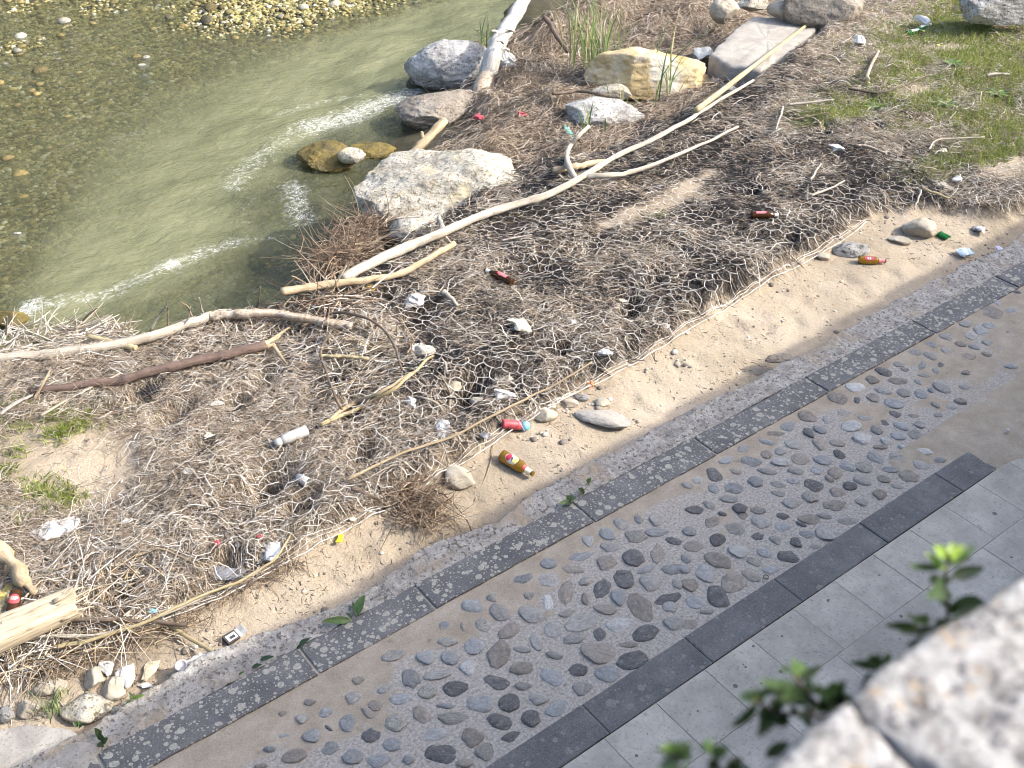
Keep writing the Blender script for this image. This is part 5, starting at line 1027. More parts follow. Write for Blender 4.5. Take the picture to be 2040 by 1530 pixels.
bottle('dark brown beer bottle with pink-red label lying by the long branch', (1021, 563), (966, 537), .031, G_BROWN, .1, [('label', L_PINK, .20, .48, -.65, .75, 'rect', .0008), ('label', L_RED, .48, .54, -.4, .5, 'rect', .0008), ('neck_foil', FOIL, .80, .95, -PI, PI, 'rect', .0012)], .03)
bottle('amber bottle with red neck on the sand near the grey-white stone', (1711, 517), (1765, 520), .031, G_AMBER, .55, [('label', L_DARKRED, .18, .52, -.55, .55, 'rect', .0008), ('print', L_WHITE, .27, .31, -.35, .35, 'rect', .0014), ('print', L_WHITE, .31, .38, .20, .34, 'rect', .0014), ('print', L_WHITE, .31, .38, -.08, .06, 'rect', .0014), ('print', L_WHITE, .36, .40, -.35, .35, 'rect', .0014), ('neck_label', L_PINK, .72, .95, -PI, PI, 'rect', .0012)])
bottle('big yellow-brown bottle with red and lemon round label on the sand', (999, 906), (1063, 945), .037, G_AMBER, .35, [('label', L_WHITE, .17, .53, -.98, .98, 'disc', .0008), ('label_red_half', L_DARKRED, .19, .33, -.70, .70, 'disc', .0014), ('label_yellow_half', L_YEL, .40, .51, -.62, .62, 'disc', .0014), ('print', L_BLACK, .335, .36, -.5, .1, 'rect', .0018), ('print', L_BLACK, .355, .38, -.15, .45, 'rect', .0018), ('neck_emblem', L_RED, .69, .77, -.8, .8, 'disc', .0012), ('neck_label', L_CREAM, .77, .93, -PI, PI, 'rect', .0012)])
bottle('brown bottle with red label and white lettering behind the split log', (32, 1180), (20, 1242), .031, G_BROWN, -.2, [('label', L_RED, .18, .50, -1.0, 1.0, 'disc', .0008)]+strokes(.28, .40, -.55, -.38, 1, L_WHITE)+[('print', L_WHITE, .30, .38, -.30+.3*i, -.12+.3*i, 'rect', .0016) for i in range(3)]+[('print', L_WHITE, .27, .285, -.7, .8, 'rect', .0016)], .06)
bottle('green bottle with white label, lower of two at the grass edge', (1806, 67), (1842, 59), .031, G_GREEN, -.1, [('label', L_WHITE, .22, .62, -.9, .9, 'rect', .0008)], .0)
bottle('green bottle with white label, upper of two at the grass edge', (1824, 61), (1858, 47), .031, G_GREEN, -.1, [('label', L_WHITE, .22, .55, -.9, .9, 'rect', .0008), ('neck_label', L_WHITE, .75, .9, -PI, PI, 'rect', .001)], .005)
PBOT = [(0, .0005), (.0, .9), (.05, 1), (.30, .93), (.5, 1.02), (.70, .95), (.78, .75), (.80, .62), (.80, .70), (1.0, .70), (1.0, .0005)]
RP = plain('red plastic', (.50, .075, .10), .5, .35, 30); BP = plain('light blue plastic', (.20, .52, .70), .4, .15, 50)
e = bottle('crushed red plastic bottle with blue cap caught in the net edge', (1000, 844), (1050, 849), .030, RP, 0, [], .0, 'bottle', PBOT, 'plastic_bottle', 'body')
L = span((1000, 844), (1050, 849), .030, .0); V, F = lathe([(0, .0005), (0, 1), (1, .95), (1, .0005)], L*.27, .029); V[:, 2] += L*.77; obj('cap', mesh('cap', V, F), BP, e)
CLEAR = plain('cloudy clear plastic', (.74, .74, .72), .2, .12, 40, Transmission_Weight=.45, IOR=1.2); WP = plain('white plastic film', (.62, .615, .60), .5, .25, 25); GP = plain('grey plastic film', (.20, .205, .22), .25, .3, 18); BLK = plain('black plastic film', (.035, .037, .042), .25, .3, 18)
bottle('crumpled clear plastic bottle on the straw above the cup', (612, 857), (547, 884), .035, CLEAR, 0, [], .04, 'bottle', PBOT, 'plastic_bottle', 'body')
CUP = [(0, .0005), (0, .72), (.97, 1.0), (1.0, 1.03), (1.0, .95), (.06, .66), (.05, .0005)]
bottle('small plastic cup lying beside a reed in the straw', (594, 950), (614, 962), .030, plain('frosted plastic', (.62, .60, .57), .3, .15), 0, [('band', plain('orange print', (.55, .32, .12), .5), .15, .5, -PI, PI, 'rect', .001)], .03, 'cup', CUP, 'plastic_cup', 'body')
# small brown jar standing on the sand by the footing
p = Pt(368, 1345); e = obj('jar', None, label='small brown-tinted jar with pale lid standing against the footing', cat='jar', loc=p); e.rotation_euler = (.12, -.1, 0)
V, F = lathe([(0, .0005), (0, .9), (.1, 1), (.75, 1), (.85, .9), (1, .9), (1, .0005)], .085, .033); obj('body', mesh('body', V, F), glassmat('brown tinted plastic', (.30, .23, .15), .5), e)
V, F = lathe([(0, .0005), (0, .93), (1, .93), (1, .72), (.8, .70), (.8, .0005)], .018, .033); V[:, 2] += .078; obj('lid', mesh('lid', V, F), plain('dusty pale lid', (.50, .45, .44), .5), e)
def crumple(name, label, px, py, wp, hp, mat, seed, flat=.35, n=4, yaw=0.0, dz=.02, cat='bag', sharp=.5):
    p = Pt(px, py, dz); s = m_per_px(p); phi = math.asin((CAMH-p[2])/np.linalg.norm(p-CAM)); W = wp*s; D = hp*s/math.sin(phi)*.8
    V, F = rockmesh(min(n, 4), seed+700, 26, .28, .55*sharp+.2, .10); V = V+np.c_[fb3(V*1.1+seed, 2, seed), fb3(V*1.1+seed+9, 2, seed+1), .3*fb3(V*2+seed, 2, seed+2)]*.35; V /= (V.max(0)-V.min(0))/2; V = V*np.array([W/2, D/2, min(W, D)*flat/2])
    o = obj(name, mesh(name, V, F, False), mat, label=label, cat=cat, loc=p+np.array([0, 0, min(W, D)*flat*.25])); o.rotation_euler = (0, 0, VIEWROT+yaw); return o
crumple('plastic_bag', 'crumpled white plastic bag on the left straw', 104, 1062, 92, 62, WP, 1, .35, 5)
crumple('plastic_sheet', 'shiny grey plastic sheet by the torn net edge', 425, 1142, 128, 34, GP, 2, .3, 5, .15)
crumple('plastic_bag', 'black plastic rag under the purple-brown branch', 308, 776, 52, 50, BLK, 3, .4, 4, .6)
crumple('plastic_bag', 'clear crumpled bag and wrapper beside the jar', 405, 1322, 56, 34, CLEAR, 4, .8, 4, .3, .03)
crumple('paper', 'folded white paper sheet right of the tan stone', 253, 1348, 40, 52, L_WHITE, 5, .35, 3, .5, .02, 'paper', .25)
crumple('paper', 'white paper scrap hanging left of the folded sheet', 214, 1330, 32, 34, L_WHITE, 6, .4, 3, 1.2, .02, 'paper', .25)
crumple('paper', 'small white paper piece below the folded sheet', 285, 1366, 30, 13, L_WHITE, 7, .3, 3, .2, .01, 'paper', .25)
crumple('wrapper', 'sand-coloured wrapper behind the folded white sheet', 300, 1328, 34, 44, plain('dusty wrapper', (.55, .47, .33), .6, .2), 8, .15, 3, .2, .01, 'wrapper', .2)
crumple('plastic_bag', 'white shredded bag in the torn net right of the grey sheet', 535, 1100, 50, 40, WP, 9, .5, 4, .4)
crumple('plastic_bag', 'ragged white bag half under the net above the red bottle', 880, 862, 36, 48, WP, 10, .4, 4, .3)
crumple('plastic_bag', 'white rag in the net on the right of the dark gap', 1005, 792, 46, 30, L_WHITE, 11, .5, 4)
crumple('rag', 'bunched white net rag on the straw in mid bank', 1043, 655, 50, 36, L_CREAM, 12, .5, 4, 0, .03, 'rag')
crumple('plastic_bag', 'white film lying where bank meets upper boulders', 1003, 130, 46, 44, CLEAR, 13, .6, 4, .4, .12)
crumple('plastic_bag', 'pale film strip right of the film by the trunk', 1042, 143, 60, 26, WP, 14, .4, 4, .3, .12)
crumple('scrap', 'white scrap at the straw edge left of the long branch', 832, 603, 46, 26, L_WHITE, 15, .5, 3, .3, .03, 'scrap')
crumple('scrap', 'yellow peel below the tan barkless branch', 740, 574, 26, 13, plain('orange peel', (.62, .38, .08), .5), 16, .5, 3, 0, .04, 'peel', .2)
crumple('scrap', 'bright yellow scrap at the edge of the sand', 676, 1074, 15, 22, plain('bright yellow plastic', (.80, .72, .02), .4), 17, .6, 3, 0, .02, 'scrap', .2)
crumple('scrap', 'pale blue scrap in the bottom left reeds', 306, 1218, 22, 10, BP, 18, .5, 3, 0, .05, 'scrap')
crumple('scrap', 'red scrap in the torn net, left of two', 435, 1083, 13, 11, RP, 19, .6, 3, 0, .05, 'scrap')
crumple('scrap', 'red scrap in the torn net, right of two', 516, 1070, 16, 9, RP, 20, .6, 3, 0, .05, 'scrap')
crumple('scrap', 'turquoise plastic strip near the pale grey angular rock', 1131, 262, 14, 38, plain('turquoise plastic', (.12, .42, .36), .4), 21, .5, 3, .2, .1, 'scrap', .2)
crumple('scrap', 'red and white wrapper in the brown flood wrack', 1043, 233, 26, 13, RP, 22, .5, 3, -.3, .14, 'scrap', .3)
crumple('scrap', 'small red rag at the river side of the flood wrack', 952, 235, 22, 14, RP, 23, .5, 3, .3, .14, 'scrap', .3)
crumple('scrap', 'clear green-white plastic on the big whitish rock', 925, 352, 42, 16, CLEAR, 24, .3, 3, 0, .25, 'scrap')
crumple('glass_shard', 'green glass shard on the sand at the right', 1885, 473, 22, 16, G_GREEN, 25, .5, 2, .4, .01, 'glass', .2)
crumple('scrap', 'blue and white wrapper on the sand at the right', 1918, 504, 28, 17, plain('pale blue wrapper', (.55, .66, .74), .4, .25), 26, .5, 3, .3, .02, 'wrapper')
crumple('scrap', 'lilac paper on the footing at the right', 1990, 499, 20, 15, plain('lilac paper', (.52, .50, .62), .6), 27, .5, 3, .5, .08, 'paper')
crumple('scrap', 'grey feather-like wrapper below the right grass', 1955, 458, 26, 12, plain('grey wrapper', (.5, .5, .5), .4), 28, .5, 3, .8, .02, 'wrapper')
crumple('scrap', 'two-part white scrap below the right grass', 1908, 360, 22, 11, L_WHITE, 29, .5, 3, 0, .05, 'scrap')
crumple('rag', 'white fibre rag on the slope below the concrete slab', 1710, 83, 26, 20, L_WHITE, 30, .5, 3, 0, .05, 'rag')
crumple('foam_block', 'grey foam block above the two green bottles', 1836, 43, 20, 14, plain('dirty foam', (.62, .61, .62), .6), 31, .7, 2, .4, .08, 'block', .1)
crumple('rag', 'white torn rag in the straw right of the long stick', 1662, 298, 24, 14, L_WHITE, 32, .5, 3, .4, .05, 'rag')
crumple('plastic_tray', 'upturned whitish plastic dish beside the ochre boulder', 1400, 118, 40, 34, CLEAR, 33, .6, 3, 0, .1, 'dish', .1)
crumple('scrap', 'grey-blue film at the net edge by the red bottle', 962, 868, 26, 24, GP, 34, .5, 3, .4, .03, 'film')
crumple('scrap', 'white film at the sand edge in mid picture', 1205, 703, 34, 15, WP, 35, .4, 3, .5, .04, 'film')
crumple('scrap', 'orange and white cap by the net edge', 1178, 765, 14, 12, plain('orange plastic', (.6, .22, .08), .5), 36, .6, 3, 0, .02, 'cap', .1)
crumple('leaf', 'orange dead leaf under the reeds at bottom left', 130, 1288, 28, 13, plain('dead leaf', (.45, .25, .09), .7), 37, .4, 3, .2, .05, 'leaf', .3)
crumple('plastic_bag', 'yellow bag at the left picture edge', 4, 1205, 40, 70, plain('yellow plastic', (.60, .47, .12), .4), 38, .5, 4, 0, .03)
r = np.random.default_rng(5); k = 0
WH = [L_WHITE, L_CREAM, WP]
spots = [(700, 1035, 18, 'at the sand edge below the root clump'), (430, 805, 30, 'on the straw below the purple-brown branch'), (372, 940, 26, 'beside the hole in the left straw'), (415, 868, 24, 'in the hole of the left straw'), (255, 1040, 30, 'right of the white bag'), (330, 1120, 24, 'above the grey sheet on the left'), (270, 1140, 30, 'left of the grey sheet'), (475, 1085, 24, 'between the two red scraps'), (820, 800, 36, 'near the reed crossing'), (720, 690, 26, 'in the reeds under the mottled branch'), (840, 690, 34, 'above the upper hole'), (1140, 640, 20, 'on mid net'), (1240, 600, 18, 'on the upper net'), (1330, 650, 14, 'at the net tip over the sand'), (1480, 170, 16, 'beside the slab'), (1880, 300, 20, 'below the right grass'), (1560, 640, 9, 'lone on the sand'), (1490, 671, 8, 'lone round one on the sand strip'), (630, 1147, 11, 'on the bottom-left sand')]
for px, py, wp, wh in spots:
    k += 1; crumple('scrap', f'small whitish litter scrap {wh}', px, py, wp*.85, wp*r.uniform(.35, .6), WH[k % 3], 100+k, r.uniform(.25, .6), 3, r.uniform(-1, 1), .03 if wp > 12 else .004, 'scrap')
# cigarette pack
p = Pt(462, 1272, .0); e = obj('cigarette_pack', None, label='open black and white cigarette pack on the sand', cat='pack', loc=p); e.rotation_euler = (.25, .15, VIEWROT+.9)
def boxm(x0, x1, y0, y1, z0, z1): return np.array([(a_, b_, c_) for c_ in (z0, z1) for a_, b_ in ((x0, y0), (x1, y0), (x1, y1), (x0, y1))], float)
pk = obj('box', mesh('box', boxm(-.045, .03, -.028, .028, .0, .022), BOXF, False), plain('black card', (.04, .035, .035), .5), e)
obj('inner_foil', mesh('inner_foil', boxm(.031, .046, -.025, .025, .003, .020), BOXF, False), FOIL, e)
o = obj('lid', mesh('lid', boxm(.0, .035, -.028, .028, .0, .003), BOXF, False), L_WHITE, e, loc=(.048, 0, .012)); o.rotation_euler = (0, -.9, 0)
obj('print', mesh('print', boxm(-.035, .022, -.020, .018, .0222, .0228), BOXF, False), plain('grey print', (.55, .52, .52), .5), pk)
obj('print', mesh('print', boxm(-.02, .012, -.012, .004, .0230, .0235), BOXF, False), L_BLACK, pk)
# bottle-cap rings and pebble on the paving
for lb, px, py, rr in (('round metal ring beside the far border slab edge', 1526, 1149, .014), ('second metal ring at the bottom on the pale paving', 1357, 1504, .013)):
    p = P(px, py, .006); a_ = np.linspace(0, 2*math.pi, 25); V, F = tubes(np.stack([np.cos(a_)*rr, np.sin(a_)*rr, a_*0], -1)[None], .003, 6); obj('metal_ring', mesh('metal_ring', V, F), plain('rusty metal', (.12, .10, .08), .5), label=lb, cat='ring', loc=p)
p = P(2008, 858, .03); V, F = rockmesh(2, 5, 4, .8, .05, 0); obj('white_ball', mesh('white_ball', V*.013, F), L_WHITE, label='tiny white ball on the drifted sand at the right', cat='ball', loc=p)
# two pale bent strips standing out of the net
for lb, pts in (('pale plastic strip bent upright over the net gap, right one', [(895, 822, .02), (897, 790, .08), (890, 770, .14), (880, 752, .18)]), ('pale plastic strip bent over the net gap, left one', [(886, 826, .02), (870, 805, .07), (845, 795, .09), (825, 790, .05)]), ('short pale strip above the net gap', [(889, 745, .03), (888, 728, .06), (880, 715, .08)])):
    stick('plastic_strip', lb, pts, 3.5, 1.5, 'white', k=16, sides=5, cat='strip', wob=0)

# ------------------------------------------------------------------ plants
def leafmat(name, c1, c2):
    m, nt, b = newmat(name); c = ocoord(nt); nt.links.new(ramp(nt, noise(nt, c, 45, 4), [(.3, c1), (.7, c2)]), b.inputs['Base Color'])
    b.inputs['Roughness'].default_value = .45
    tl = N(nt, 'ShaderNodeBsdfTranslucent'); tl.inputs[0].default_value = (*[min(1, v*1.6) for v in c2], 1); mx = N(nt, 'ShaderNodeMixShader'); mx.inputs[0].default_value = .25
    nt.links.new(b.outputs[0], mx.inputs[1]); nt.links.new(tl.outputs[0], mx.inputs[2]); nt.links.new(mx.outputs[0], nt.nodes['Material Output'].inputs[0]); return m
LF = [leafmat('dark leaf', (.025, .050, .018), (.050, .088, .030)), leafmat('mid green leaf', (.05, .10, .025), (.10, .17, .045)), leafmat('young green leaf', (.12, .21, .03), (.22, .33, .055))]
STEMM = plain('reddish stem', (.16, .085, .055), .6, .2, 60)
def leaf(base, tip, width, nrm, bend=.12, fold=.25, wav=0.0, nu=5, nv=9):
    base, tip, nrm = map(lambda v: np.asarray(v, float), (base, tip, nrm)); ax = tip-base; L = np.linalg.norm(ax); ax = ax/L
    sd = np.cross(ax, nrm); sd /= np.linalg.norm(sd)+1e-9; up = np.cross(sd, ax); V = []
    for i in range(nv):
        t = i/(nv-1); w_ = width*.5*(math.sin(math.pi*min(1, t**.75))**.8+.03)
        for j in range(nu):
            s = j/(nu-1)*2-1; V.append(base+ax*L*t+sd*s*w_+up*(bend*L*(4*t*(1-t))*.5+abs(s)*w_*fold+wav*w_*math.sin(t*22+j)))
    return np.array(V), grid(nu, nv)
def plant(name, label, cat, root, stems, leaves):
    e = obj(name, None, label=label, cat=cat, loc=root); root = np.asarray(root)
    for pts, r0, r1 in stems:
        V, F = wood(np.asarray(pts)-root, r0, r1, 5, 6, 24, .15, .1); obj('stem', mesh('stem', V, F), STEMM, e)
    for b_, t_, w_, n_, mt, bend in leaves:
        V, F = leaf(np.asarray(b_)-root, np.asarray(t_)-root, w_, n_, bend, .3, .06); obj('leaf', mesh('leaf', V, F), LF[mt], e)
    return e
# wall plants, rooted in the joint below the coping (plane just beyond the wall face)
r = np.random.default_rng(21)
def wp(px, py, y=.235): return PY(px, py, y)
def wleaf(bx, by, tx, ty, w_, mt, dy=None):
    y0 = .235+r.normal(0, .006); y1 = y0+(r.uniform(-.02, .02) if dy is None else dy); b_, t_ = wp(bx, by, y0), wp(tx, ty, y1)
    n_ = np.array([.1, -.55, .8])+r.normal(0, .25, 3); return (b_, t_, 1.35*w_*m_per_px(b_), n_, mt, r.uniform(-.12, .15))
def star(px, py, n, L, w_, mt, a0=0):
    return [wleaf(px, py, px+L*math.cos(a0+i*2.4)*r.uniform(.8, 1.1), py-L*(.45+.55*math.sin(a0+i*2.4))*r.uniform(.6, 1.1), w_, mt) for i in range(n)]
plant('wall_plant', 'tall leafy sprig with bright green tip above the parapet', 'plant', wp(1890, 1310, .18), [([wp(1890, 1310, .18), wp(1886, 1270), wp(1888, 1200), wp(1882, 1150), wp(1893, 1105)], 5*.00034, 3*.00034)],
      star(1892, 1108, 6, 34, 15, 2, .4)+[wleaf(1890, 1120, 1945, 1085, 13, 1), wleaf(1882, 1130, 1808, 1125, 12, 0), wleaf(1886, 1135, 1842, 1100, 13, 2), wleaf(1888, 1122, 1935, 1110, 14, 0), wleaf(1895, 1150, 1962, 1130, 20, 0), wleaf(1884, 1170, 1843, 1192, 32, 0), wleaf(1884, 1165, 1850, 1158, 30, 0), wleaf(1890, 1215, 1962, 1200, 30, 0), wleaf(1886, 1240, 1860, 1252, 18, 0), wleaf(1888, 1235, 1925, 1225, 14, 1), wleaf(1884, 1205, 1868, 1196, 14, 0)])
plant('wall_plant', 'small dark sprig left of the tall leafy sprig', 'plant', wp(1838, 1310, .18), [([wp(1845, 1330, .18), wp(1838, 1290), wp(1832, 1260), wp(1825, 1240)], .0015, .001)],
      star(1825, 1240, 4, 26, 16, 1, .2)+[wleaf(1830, 1250, 1760, 1246, 14, 0), wleaf(1832, 1262, 1790, 1262, 16, 0), wleaf(1835, 1275, 1862, 1262, 15, 0), wleaf(1838, 1290, 1815, 1300, 22, 0), wleaf(1838, 1295, 1865, 1300, 20, 0)])
plant('wall_plant', 'dense dark sprig at the stone notch of the parapet', 'plant', wp(1790, 1370, .18), [([wp(1800, 1380, .18), wp(1775, 1345), wp(1755, 1322)], .0016, .001)],
      star(1755, 1322, 5, 30, 18, 1, .9)+[wleaf(1760, 1330, 1690, 1320, 14, 0), wleaf(1765, 1335, 1735, 1352, 22, 0), wleaf(1770, 1340, 1805, 1320, 20, 0), wleaf(1775, 1350, 1745, 1372, 24, 0), wleaf(1785, 1350, 1835, 1290, 24, 0), wleaf(1790, 1355, 1850, 1310, 22, 0), wleaf(1745, 1350, 1715, 1368, 22, 0)])
plant('wall_plant', 'leaning sprig with green tip over the lower parapet stone', 'plant', wp(1690, 1450, .18), [([wp(1690, 1450, .18), wp(1640, 1412), wp(1605, 1380), wp(1582, 1345)], .0017, .001), ([wp(1660, 1430, .19), wp(1600, 1425), wp(1545, 1418), wp(1500, 1392)], .0015, .001)],
      star(1578, 1340, 5, 30, 16, 1, .5)+[wleaf(1590, 1352, 1640, 1325, 18, 0), wleaf(1588, 1360, 1510, 1352, 14, 0), wleaf(1600, 1378, 1556, 1392, 24, 0), wleaf(1560, 1360, 1508, 1385, 20, 0), wleaf(1610, 1392, 1580, 1402, 20, 0)]
      + star(1500, 1392, 5, 30, 17, 1, 1.2)+[wleaf(1510, 1405, 1455, 1447, 24, 0), wleaf(1535, 1420, 1508, 1470, 22, 0), wleaf(1545, 1412, 1568, 1370, 20, 0), wleaf(1570, 1425, 1545, 1445, 20, 0), wleaf(1590, 1425, 1620, 1448, 22, 0), wleaf(1605, 1425, 1632, 1405, 20, 0)])
plant('wall_plant', 'dark broad sprig in the middle of the lower parapet stone edge', 'plant', wp(1690, 1440, .18), [([wp(1700, 1440, .18), wp(1672, 1405), wp(1650, 1382)], .0016, .001)],
      star(1650, 1380, 5, 30, 20, 1, .3)+[wleaf(1655, 1390, 1685, 1358, 20, 0), wleaf(1660, 1395, 1625, 1418, 22, 0), wleaf(1668, 1402, 1705, 1390, 24, 0), wleaf(1672, 1410, 1640, 1436, 22, 0), wleaf(1680, 1415, 1712, 1412, 24, 0)])
plant('wall_plant', 'dark leaves at the bottom edge of the parapet', 'plant', wp(1440, 1590, .20), [([wp(1470, 1600, .20), wp(1440, 1545), wp(1420, 1500)], .0016, .001)],
      [wleaf(1418, 1505, 1452, 1488, 20, 0), wleaf(1420, 1510, 1392, 1492, 26, 0), wleaf(1425, 1525, 1400, 1548, 30, 0), wleaf(1440, 1540, 1480, 1512, 24, 0), wleaf(1445, 1545, 1495, 1530, 22, 0), wleaf(1525, 1510, 1572, 1478, 18, 0), wleaf(1420, 1500, 1410, 1470, 18, 1)])
plant('wall_plant', 'leaf tips at the bottom left of the parapet plants', 'plant', wp(1345, 1600, .20), [([wp(1365, 1610, .20), wp(1352, 1550), wp(1345, 1500)], .0015, .001)],
      star(1342, 1498, 4, 30, 18, 1, .8)+[wleaf(1345, 1505, 1295, 1492, 18, 0), wleaf(1348, 1515, 1380, 1478, 18, 0), wleaf(1350, 1520, 1312, 1532, 24, 0)])
def filler(pts, n, seed):
    q = np.random.default_rng(seed); out = []
    for i in range(n):
        a_, b_ = pts[q.integers(len(pts)-1)], None; k_ = q.integers(len(pts)-1); t = q.random(); x_ = pts[k_][0]+(pts[k_+1][0]-pts[k_][0])*t; y_ = pts[k_][1]+(pts[k_+1][1]-pts[k_][1])*t
        an = q.uniform(0, 6.28); L = q.uniform(26, 46); out.append(wleaf(x_, y_, x_+L*math.cos(an), y_+L*.6*math.sin(an), q.uniform(14, 22), 0 if q.random() < .8 else 1))
    return out
for e_, pts, n_ in ((0, [(1886, 1268), (1888, 1200), (1884, 1150)], 5), (1, [(1840, 1290), (1828, 1250)], 6), (2, [(1790, 1360), (1757, 1325)], 10), (3, [(1690, 1430), (1605, 1385), (1582, 1348)], 9), (3, [(1650, 1428), (1545, 1420), (1502, 1395)], 9), (4, [(1690, 1430), (1652, 1384)], 10), (5, [(1455, 1560), (1422, 1505)], 6), (6, [(1356, 1550), (1346, 1502)], 5)):
    e = bpy.data.objects['wall_plant' + ('.%03d' % e_ if e_ else '')]; root = np.array(e.location)
    for b_, t_, w_, nn, mt, bend in filler(pts, n_, 70+e_*3+n_):
        V, F = leaf(b_-root, t_-root, w_, nn, bend, .3, .06); obj('leaf', mesh('leaf', V, F), LF[mt], e)
# weeds in the joint between footing and kerb
def kleaf(bx, by, tx, ty, w_, mt, zb=.0, zt=.03): b_, t_ = P(bx, by, zb), P(tx, ty, zt); return (b_, t_, w_*m_per_px(b_), np.array([-.2, -.3, 1])+r.normal(0, .15, 3), mt, .10)
plant('weed', 'weed with two big wavy leaves beside the kerb', 'weed', P(703, 1232), [], [kleaf(708, 1228, 726, 1185, 21, 1, 0, .05), kleaf(700, 1236, 640, 1238, 15, 1, 0, .03), kleaf(702, 1234, 690, 1220, 6, 0, 0, .02), kleaf(714, 1228, 702, 1200, 10, 0, 0, .03)])
plant('weed', 'three-leaf weed climbing at the kerb joint in mid picture', 'weed', P(1148, 997), [([P(1150, 990, .0), P(1165, 975, .02), P(1188, 950, .03)], .0015, .001)], [kleaf(1138, 1000, 1111, 1004, 10, 1), kleaf(1130, 998, 1141, 986, 12, 1), kleaf(1137, 1002, 1126, 1005, 8, 0), kleaf(1163, 985, 1152, 972, 11, 0), kleaf(1160, 985, 1158, 969, 9, 1), kleaf(1170, 962, 1178, 953, 10, 1), kleaf(1146, 990, 1140, 997, 8, 0)])
plant('weed', 'pair of dark leaves at the kerb slab joint', 'weed', P(594, 1288), [], [kleaf(596, 1284, 618, 1272, 10, 0), kleaf(592, 1292, 602, 1284, 7, 0)])
plant('weed', 'two dark leaves lower down the kerb edge', 'weed', P(520, 1318), [], [kleaf(518, 1315, 546, 1308, 10, 0), kleaf(502, 1330, 522, 1324, 9, 0), kleaf(475, 1345, 488, 1338, 6, 1)])
plant('weed', 'dark weed at the lower end of the footing', 'weed', P(205, 1475), [], [kleaf(200, 1465, 188, 1450, 12, 0, 0, .05), kleaf(205, 1475, 198, 1458, 14, 0, 0, .05), kleaf(202, 1480, 215, 1470, 12, 0), kleaf(195, 1482, 208, 1488, 10, 0)])
plant('weed', 'bright little weed on the inside of the footing', 'weed', P(268, 1395), [], [kleaf(266, 1392, 290, 1384, 7, 2), kleaf(265, 1393, 256, 1378, 7, 0), kleaf(266, 1395, 262, 1384, 6, 1), kleaf(262, 1396, 250, 1402, 7, 0)])
plant('weed', 'small dark weed at the tip of the concrete footing', 'weed', P(155, 1448), [], [kleaf(155, 1448, 145, 1437, 8, 0), kleaf(157, 1450, 168, 1442, 8, 0), kleaf(160, 1446, 158, 1435, 7, 1)])
for lb, px, py, n, sz in (('broad-leaved green rosette in the middle of the grass', 1745, 218, 8, 26), ('light green rosette at the right of the grass', 1985, 190, 8, 26), ('green rosette left of the upper grass', 1900, 130, 8, 22), ('green rosette below the middle grass', 1880, 210, 8, 26)):
    c_ = Pt(px, py, .01); s = m_per_px(c_); plant('weed', lb, 'weed', c_, [], [(c_, c_+np.array([math.cos(i*.8)*sz*s, math.sin(i*.8)*sz*s, .03]), 9*s, (0, 0, 1), 1 if i % 3 else 2, .15) for i in range(n)])
def blades(name, label, px, py, n, hpx, spread, z, seed, cols, cat='reeds', lean=.18, wd=.004):
    r = np.random.default_rng(seed); c_ = P(px, py, z); s = m_per_px(c_); Hh = hpx*s*1.15; e = obj(name, None, label=label, cat=cat, loc=c_)
    for i in range(n):
        b_ = r.normal(0, spread, 3)*np.array([1, 1, 0]); h_ = Hh*r.uniform(.45, 1.05); ya = r.uniform(0, 6.28); le = abs(r.normal(0, lean))*h_; t = np.linspace(0, 1, 8)
        p = b_+np.stack([np.cos(ya)*le*t**2, np.sin(ya)*le*t**2, h_*(t-.12*t**3)], -1); w_ = wd*r.uniform(.7, 1.5)*np.sin(np.pi*np.clip(.15+.85*t, 0, .999))**.6
        sd = np.array([-math.sin(ya+.6), math.cos(ya+.6), 0]); V = np.concatenate([p-sd*w_[:, None], p+sd*w_[:, None]*.2+np.array([0, 0, 1])*w_[:, None]*.1, p+sd*w_[:, None]], 1).reshape(-1, 3)
        obj('blade', mesh('blade', V, grid(3, 8)), cols[int(r.integers(len(cols)))], e)
    return e
RG = [leafmat('reed green', (.045, .095, .025), (.10, .17, .05)), leafmat('reed light green', (.12, .19, .06), (.20, .28, .10)), leafmat('reed yellow', (.28, .26, .11), (.38, .35, .17))]
blades('reed_clump', 'dense green reed clump in front of the flood wrack', 1178, 128, 70, 135, .15, -.25, 1, RG, lean=.55, wd=.006)
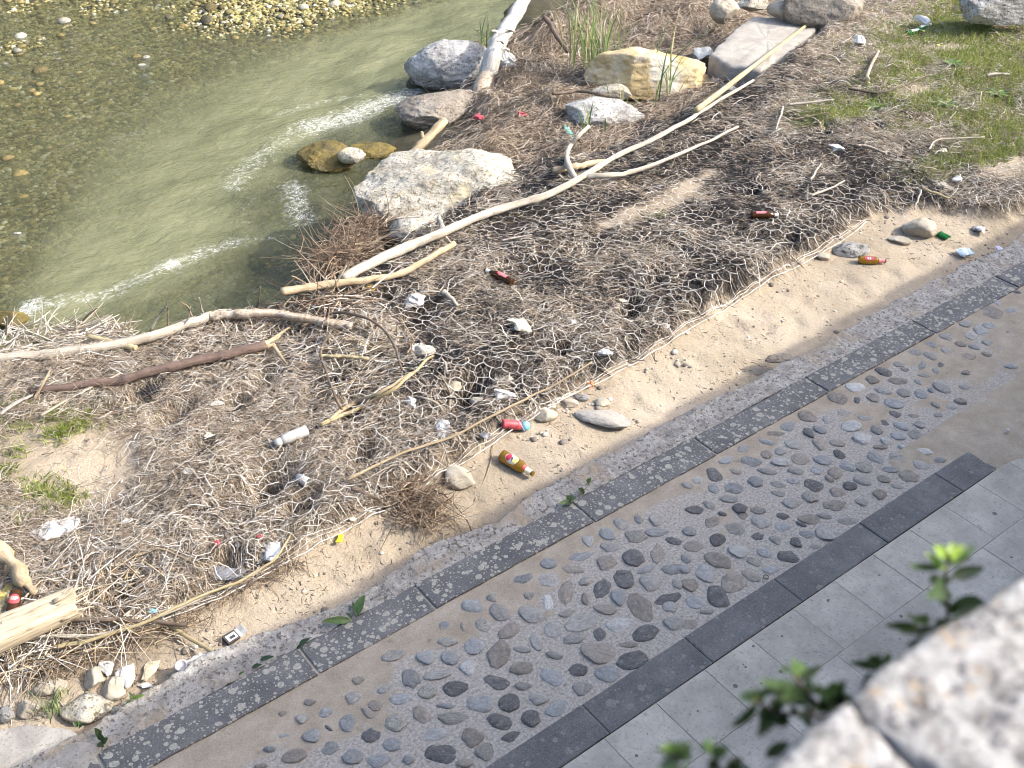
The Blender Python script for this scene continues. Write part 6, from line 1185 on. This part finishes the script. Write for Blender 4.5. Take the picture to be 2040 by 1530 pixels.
blades('reed_clump', 'sparse green reed clump in front of the ochre boulder', 1318, 190, 20, 130, .10, -.3, 2, RG, lean=.5, wd=.006)
blades('reed_clump', 'thin reed tuft left of the ochre boulder', 1255, 215, 10, 60, .08, -.3, 3, RG[:1]+RG, lean=.35, wd=.005)
blades('reed_clump', 'drooping reed blades at the tip of the curved side branch', 1175, 262, 8, 70, .05, -.15, 4, RG, lean=.6, wd=.006)
blades('reed_clump', 'few green blades at the river left of the white trunk', 968, 95, 7, 80, .05, -.5, 5, RG, lean=.55, wd=.007)
blades('grass_tuft', 'green grass tuft between the stones at bottom left', 105, 1418, 34, 44, .025, -.08, 6, RG[:2]+[RG[1]], 'grass', .5, .0022)
blades('grass_tuft', 'second small grass tuft by the angular stone', 130, 1385, 14, 34, .02, -.06, 7, RG, 'grass', .6, .002)
for i, (px, py) in enumerate(((1868, 90), (1840, 62))):
    c_ = Pt(px, py, .05); V, F = ico(1); obj('flower', mesh('flower', V*np.array([.02, .02, .01]), F), L_YEL, label=['tiny yellow flower in the upper grass', 'tiny yellow flower beside the green bottles'][i], cat='flower', loc=c_)

# ------------------------------------------------------------------ groups of look-alikes
GRP = {'beer_bottle': 'beer bottles littered on the bank', 'plastic_bottle': 'plastic bottles caught in the straw', 'boulder': 'boulders along the river edge', 'rock': 'loose stones on bank and sand', 'stick': 'loose sticks on the bank', 'dry_reed': 'dry reed stems on the straw', 'twig': 'twigs standing along the river edge', 'scrap': 'small litter scraps', 'plastic_bag': 'plastic bags and films', 'paper': 'paper pieces by the footing', 'weed': 'weeds in joints and grass', 'wall_plant': 'plants rooted in the parapet wall', 'reed_clump': 'green reed clumps among the boulders', 'grass_tuft': 'grass tufts between the stones', 'plastic_strip': 'pale strips bent over the net', 'branch': 'driftwood branches', 'bamboo_cane': 'canes', 'vine': 'dark vines on the straw', 'metal_ring': 'metal rings on the paving', 'flower': 'yellow flowers', 'rag': 'rags caught on the bank'}
for o in sc.objects:
    if o.parent is None and o.get('category'):
        g_ = GRP.get(o.name.split('.')[0])
        if g_: o['group'] = g_
